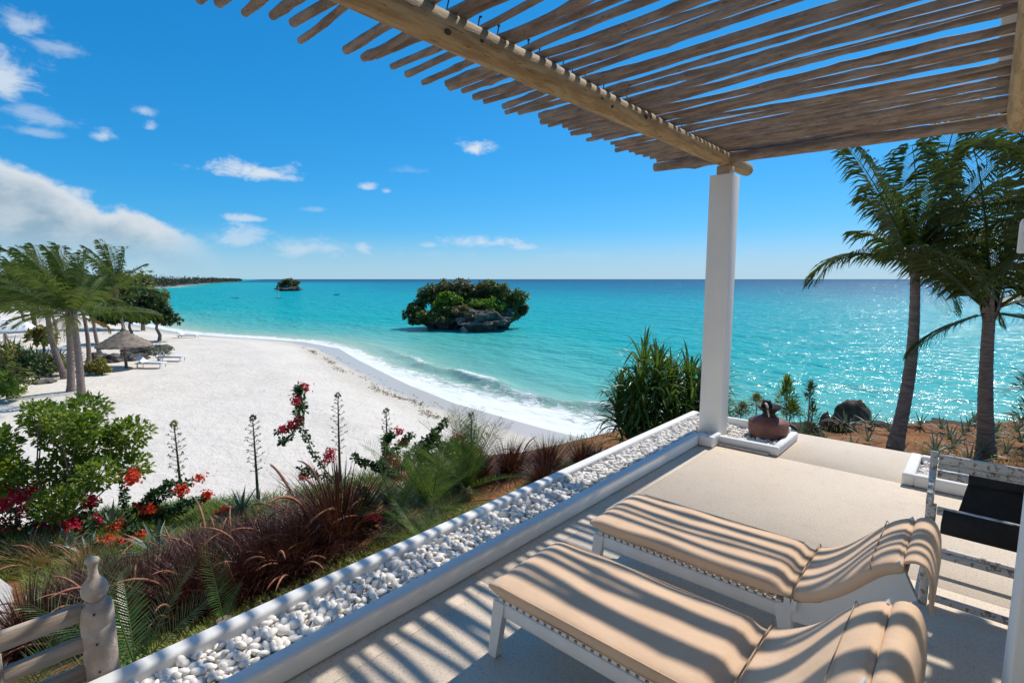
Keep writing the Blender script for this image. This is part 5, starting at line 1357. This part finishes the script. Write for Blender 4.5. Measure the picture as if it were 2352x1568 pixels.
wispy('thin twiggy shrub with few leaves right of the clay pot', (x, y, lz(x, y)), [(.05, 0, .75, .16, .4), (.08, .1, .45, .16, .3), (.0, 0, 1.2, .04, .25)], 752, L_olive, 130)
x, y = -2.75, 9.0
wispy('small bush with yellowish flower heads behind the column', (x, y, lz(x, y)), [(.1, 0, .95, .22, .22), (-.1, .1, .8, .2, .2)], 753, L_yellow, 320, .08)
x, y = 1.15, 14.2
wispy('feathery casuarina sapling at the right edge beyond the second palm', (x, y, lz(x, y)), [(-.3, 0, 1.2, .4, .5), (.1, 0, 1.5, .5, .6), (.4, .1, 1.0, .5, .6), (-.1, .2, .6, .4, .5), (.6, 0, 1.4, .5, .5)], 754, L_tree, 500, .2)

# aloes on the red bank
r = random.Random(761)
RB = []
for i in range(400):
    x = r.uniform(-2.7, 1.6); y = r.uniform(8.2, 16.5)
    if y < 11.2 and r.random() < .6: continue
    dcr = -float(pdist(np.array([x]), np.array([y]), CREST)[0])
    if dcr < .15 or dcr > 3.2: continue
    if abs(x + 1.03) < .35 and abs(y - 12.03) < .4: continue
    if any((x - a) ** 2 + (y - c) ** 2 < .34 ** 2 for a, c in RB): continue
    RB.append((x, y))
    if len(RB) >= 44: break
for i, (x, y) in enumerate(RB):
    agave('small dusty aloe rosette growing on the bare red bank by the palms', (x, y, lz(x, y)), 14, r.uniform(.28, .5), .03, L_aloed if i % 2 else L_aloe, 770 + i, 'small aloes scattered over the red bank', .15)

# sea stack and crest rocks
o = mkobj('sea_stack', rockmesh('sea_stack', 4, .22, 1.3, 4, (.84, .8, 1.35)), M_rockdark, None, True, (-4.02, 27.2, SEA - .05)); tag(o, 'dark rounded sea stack rising from the water beyond the bank, left of the palms', 'rock')
o = mkobj('sea_stack', rockmesh('sea_stack', 3, .25, 1.5, 8, (.26, .28, .85)), M_rockdark, None, True, (-4.85, 26.6, SEA - .1)); tag(o, 'narrow dark rock just left of the larger sea stack', 'rock')
CR = [(-2.6, 12.2, .38, .3, 'dark brown rock at the bank edge behind the clay pot'), (-1.55, 14.0, .4, .16, 'flat brown rock at the bank crest below the sea stack'), (-.3, 15.4, .5, .14, 'low brown ledge at the bank crest right of the first palm'),
      (1.0, 17.0, .5, .18, 'brown rock at the crest beside the second palm'), (-2.2, 13.1, .35, .25, 'reddish rock at the crest beside the sea stack')]
for i, (x, y, sx2, sz2, lab) in enumerate(CR):
    o = mkobj('crest_rock', rockmesh('crest_rock', 4, .3, 1.4, 20 + i, (sx2, sx2 * .7, sz2)), M_rockdark, None, True, (x, y, lz(x, y) - .12)); tag(o, lab, 'rock', 'rocks along the bank crest')

# lawn, grass strip and path
r = random.Random(801); b = MB()
def blades(n, fx, fy, L, cond=None):
    for _ in range(n):
        x, y = fx(), fy()
        if cond and not cond(x, y): continue
        p = Vector((x, y, lz(x, y) - .02)); a = r.uniform(0, 6.28); o = Vector((math.cos(a), math.sin(a), 0)); l_ = L * r.uniform(.5, 1.3)
        b.blade([p, p + (UP * .9 + o * .35) * l_ * .6, p + (UP * 1.1 + o * 1.1) * l_], [.0055, .005, .0004], o.cross(UP))
blades(24000, lambda: r.uniform(-10.2, -6.5), lambda: r.uniform(-.2, 3.2), .13, lambda x, y: mn.noise(Vector((x * .8, y * .8, 2))) > -.42 and not (y < .45 and x > -8.4 and x < -6.3))
blades(6000, lambda: r.uniform(-8.8, -6.3), lambda: r.uniform(2.2, 6.5), .16, lambda x, y: mn.noise(Vector((x * .9, y * .9, 5))) > -.1)
tag(b.obj('lawn_grass', L_grass), 'green lawn grass covering the bank around the flowering shrubs', 'grass', kind='stuff'); b = MB()
L_strip = leaf('yellow_grass_blade', (.20, .27, .035), (.40, .38, .085), .4)  # yellower than the lawn, colour lifted because the blades shade each other
blades(26000, lambda: r.uniform(-5.2, -3.9), lambda: r.uniform(.5, 7.0), .075, lambda x, y: x > -4.85 + .5 * mn.noise(Vector((x * 1.5, y * 1.1, 0))))
tag(b.obj('grass_strip', L_strip), 'sunlit yellow green grass strip along the outer face of the white kerb', 'grass', kind='stuff')
b = MB()
for _ in range(9000):
    x = r.uniform(-6.2, 1.6); y = r.uniform(7.6, 16.5)
    dcr = -float(pdist(np.array([x]), np.array([y]), CREST)[0])
    if dcr < 0 or mn.noise(Vector((x * .7, y * .7, 9))) < (.05 if x > -3.2 else -.5): continue
    p = Vector((x, y, lz(x, y) - .02)); a = r.uniform(0, 6.28); o = Vector((math.cos(a), math.sin(a), 0)); l_ = r.uniform(.04, .16)
    b.blade([p, p + (UP + o * .4) * l_ * .6, p + (UP + o * 1.1) * l_], [.006, .005, .0005], o.cross(UP))
tag(b.obj('dry_weeds', L_olive), 'sparse dry weeds scattered over the red earth of the headland', 'weeds', kind='stuff')
b = MB(); pc = [(-9.6, -.9), (-8.6, .2), (-7.6, .32), (-6.7, .22), (-5.9, -.25), (-5.2, -1.2), (-4.6, -2.2)]
V = []
for i, (x, y) in enumerate(pc):
    for w_ in (-.0, -1.3):
        V.append((x + (-.1 if w_ else 0), y + w_, lz(x, y) + .17))
b.add(V, [(2 * i + 1, 2 * i + 3, 2 * i + 2, 2 * i) for i in range(len(pc) - 1)])
pth = struct(b.obj('path', mat('pale_path', (.62, .57, .51), (.55, .50, .45), 4, .9, .01, 20)))
md = pth.modifiers.new('thickness', 'SOLIDIFY'); md.thickness = .45; md.offset = -1
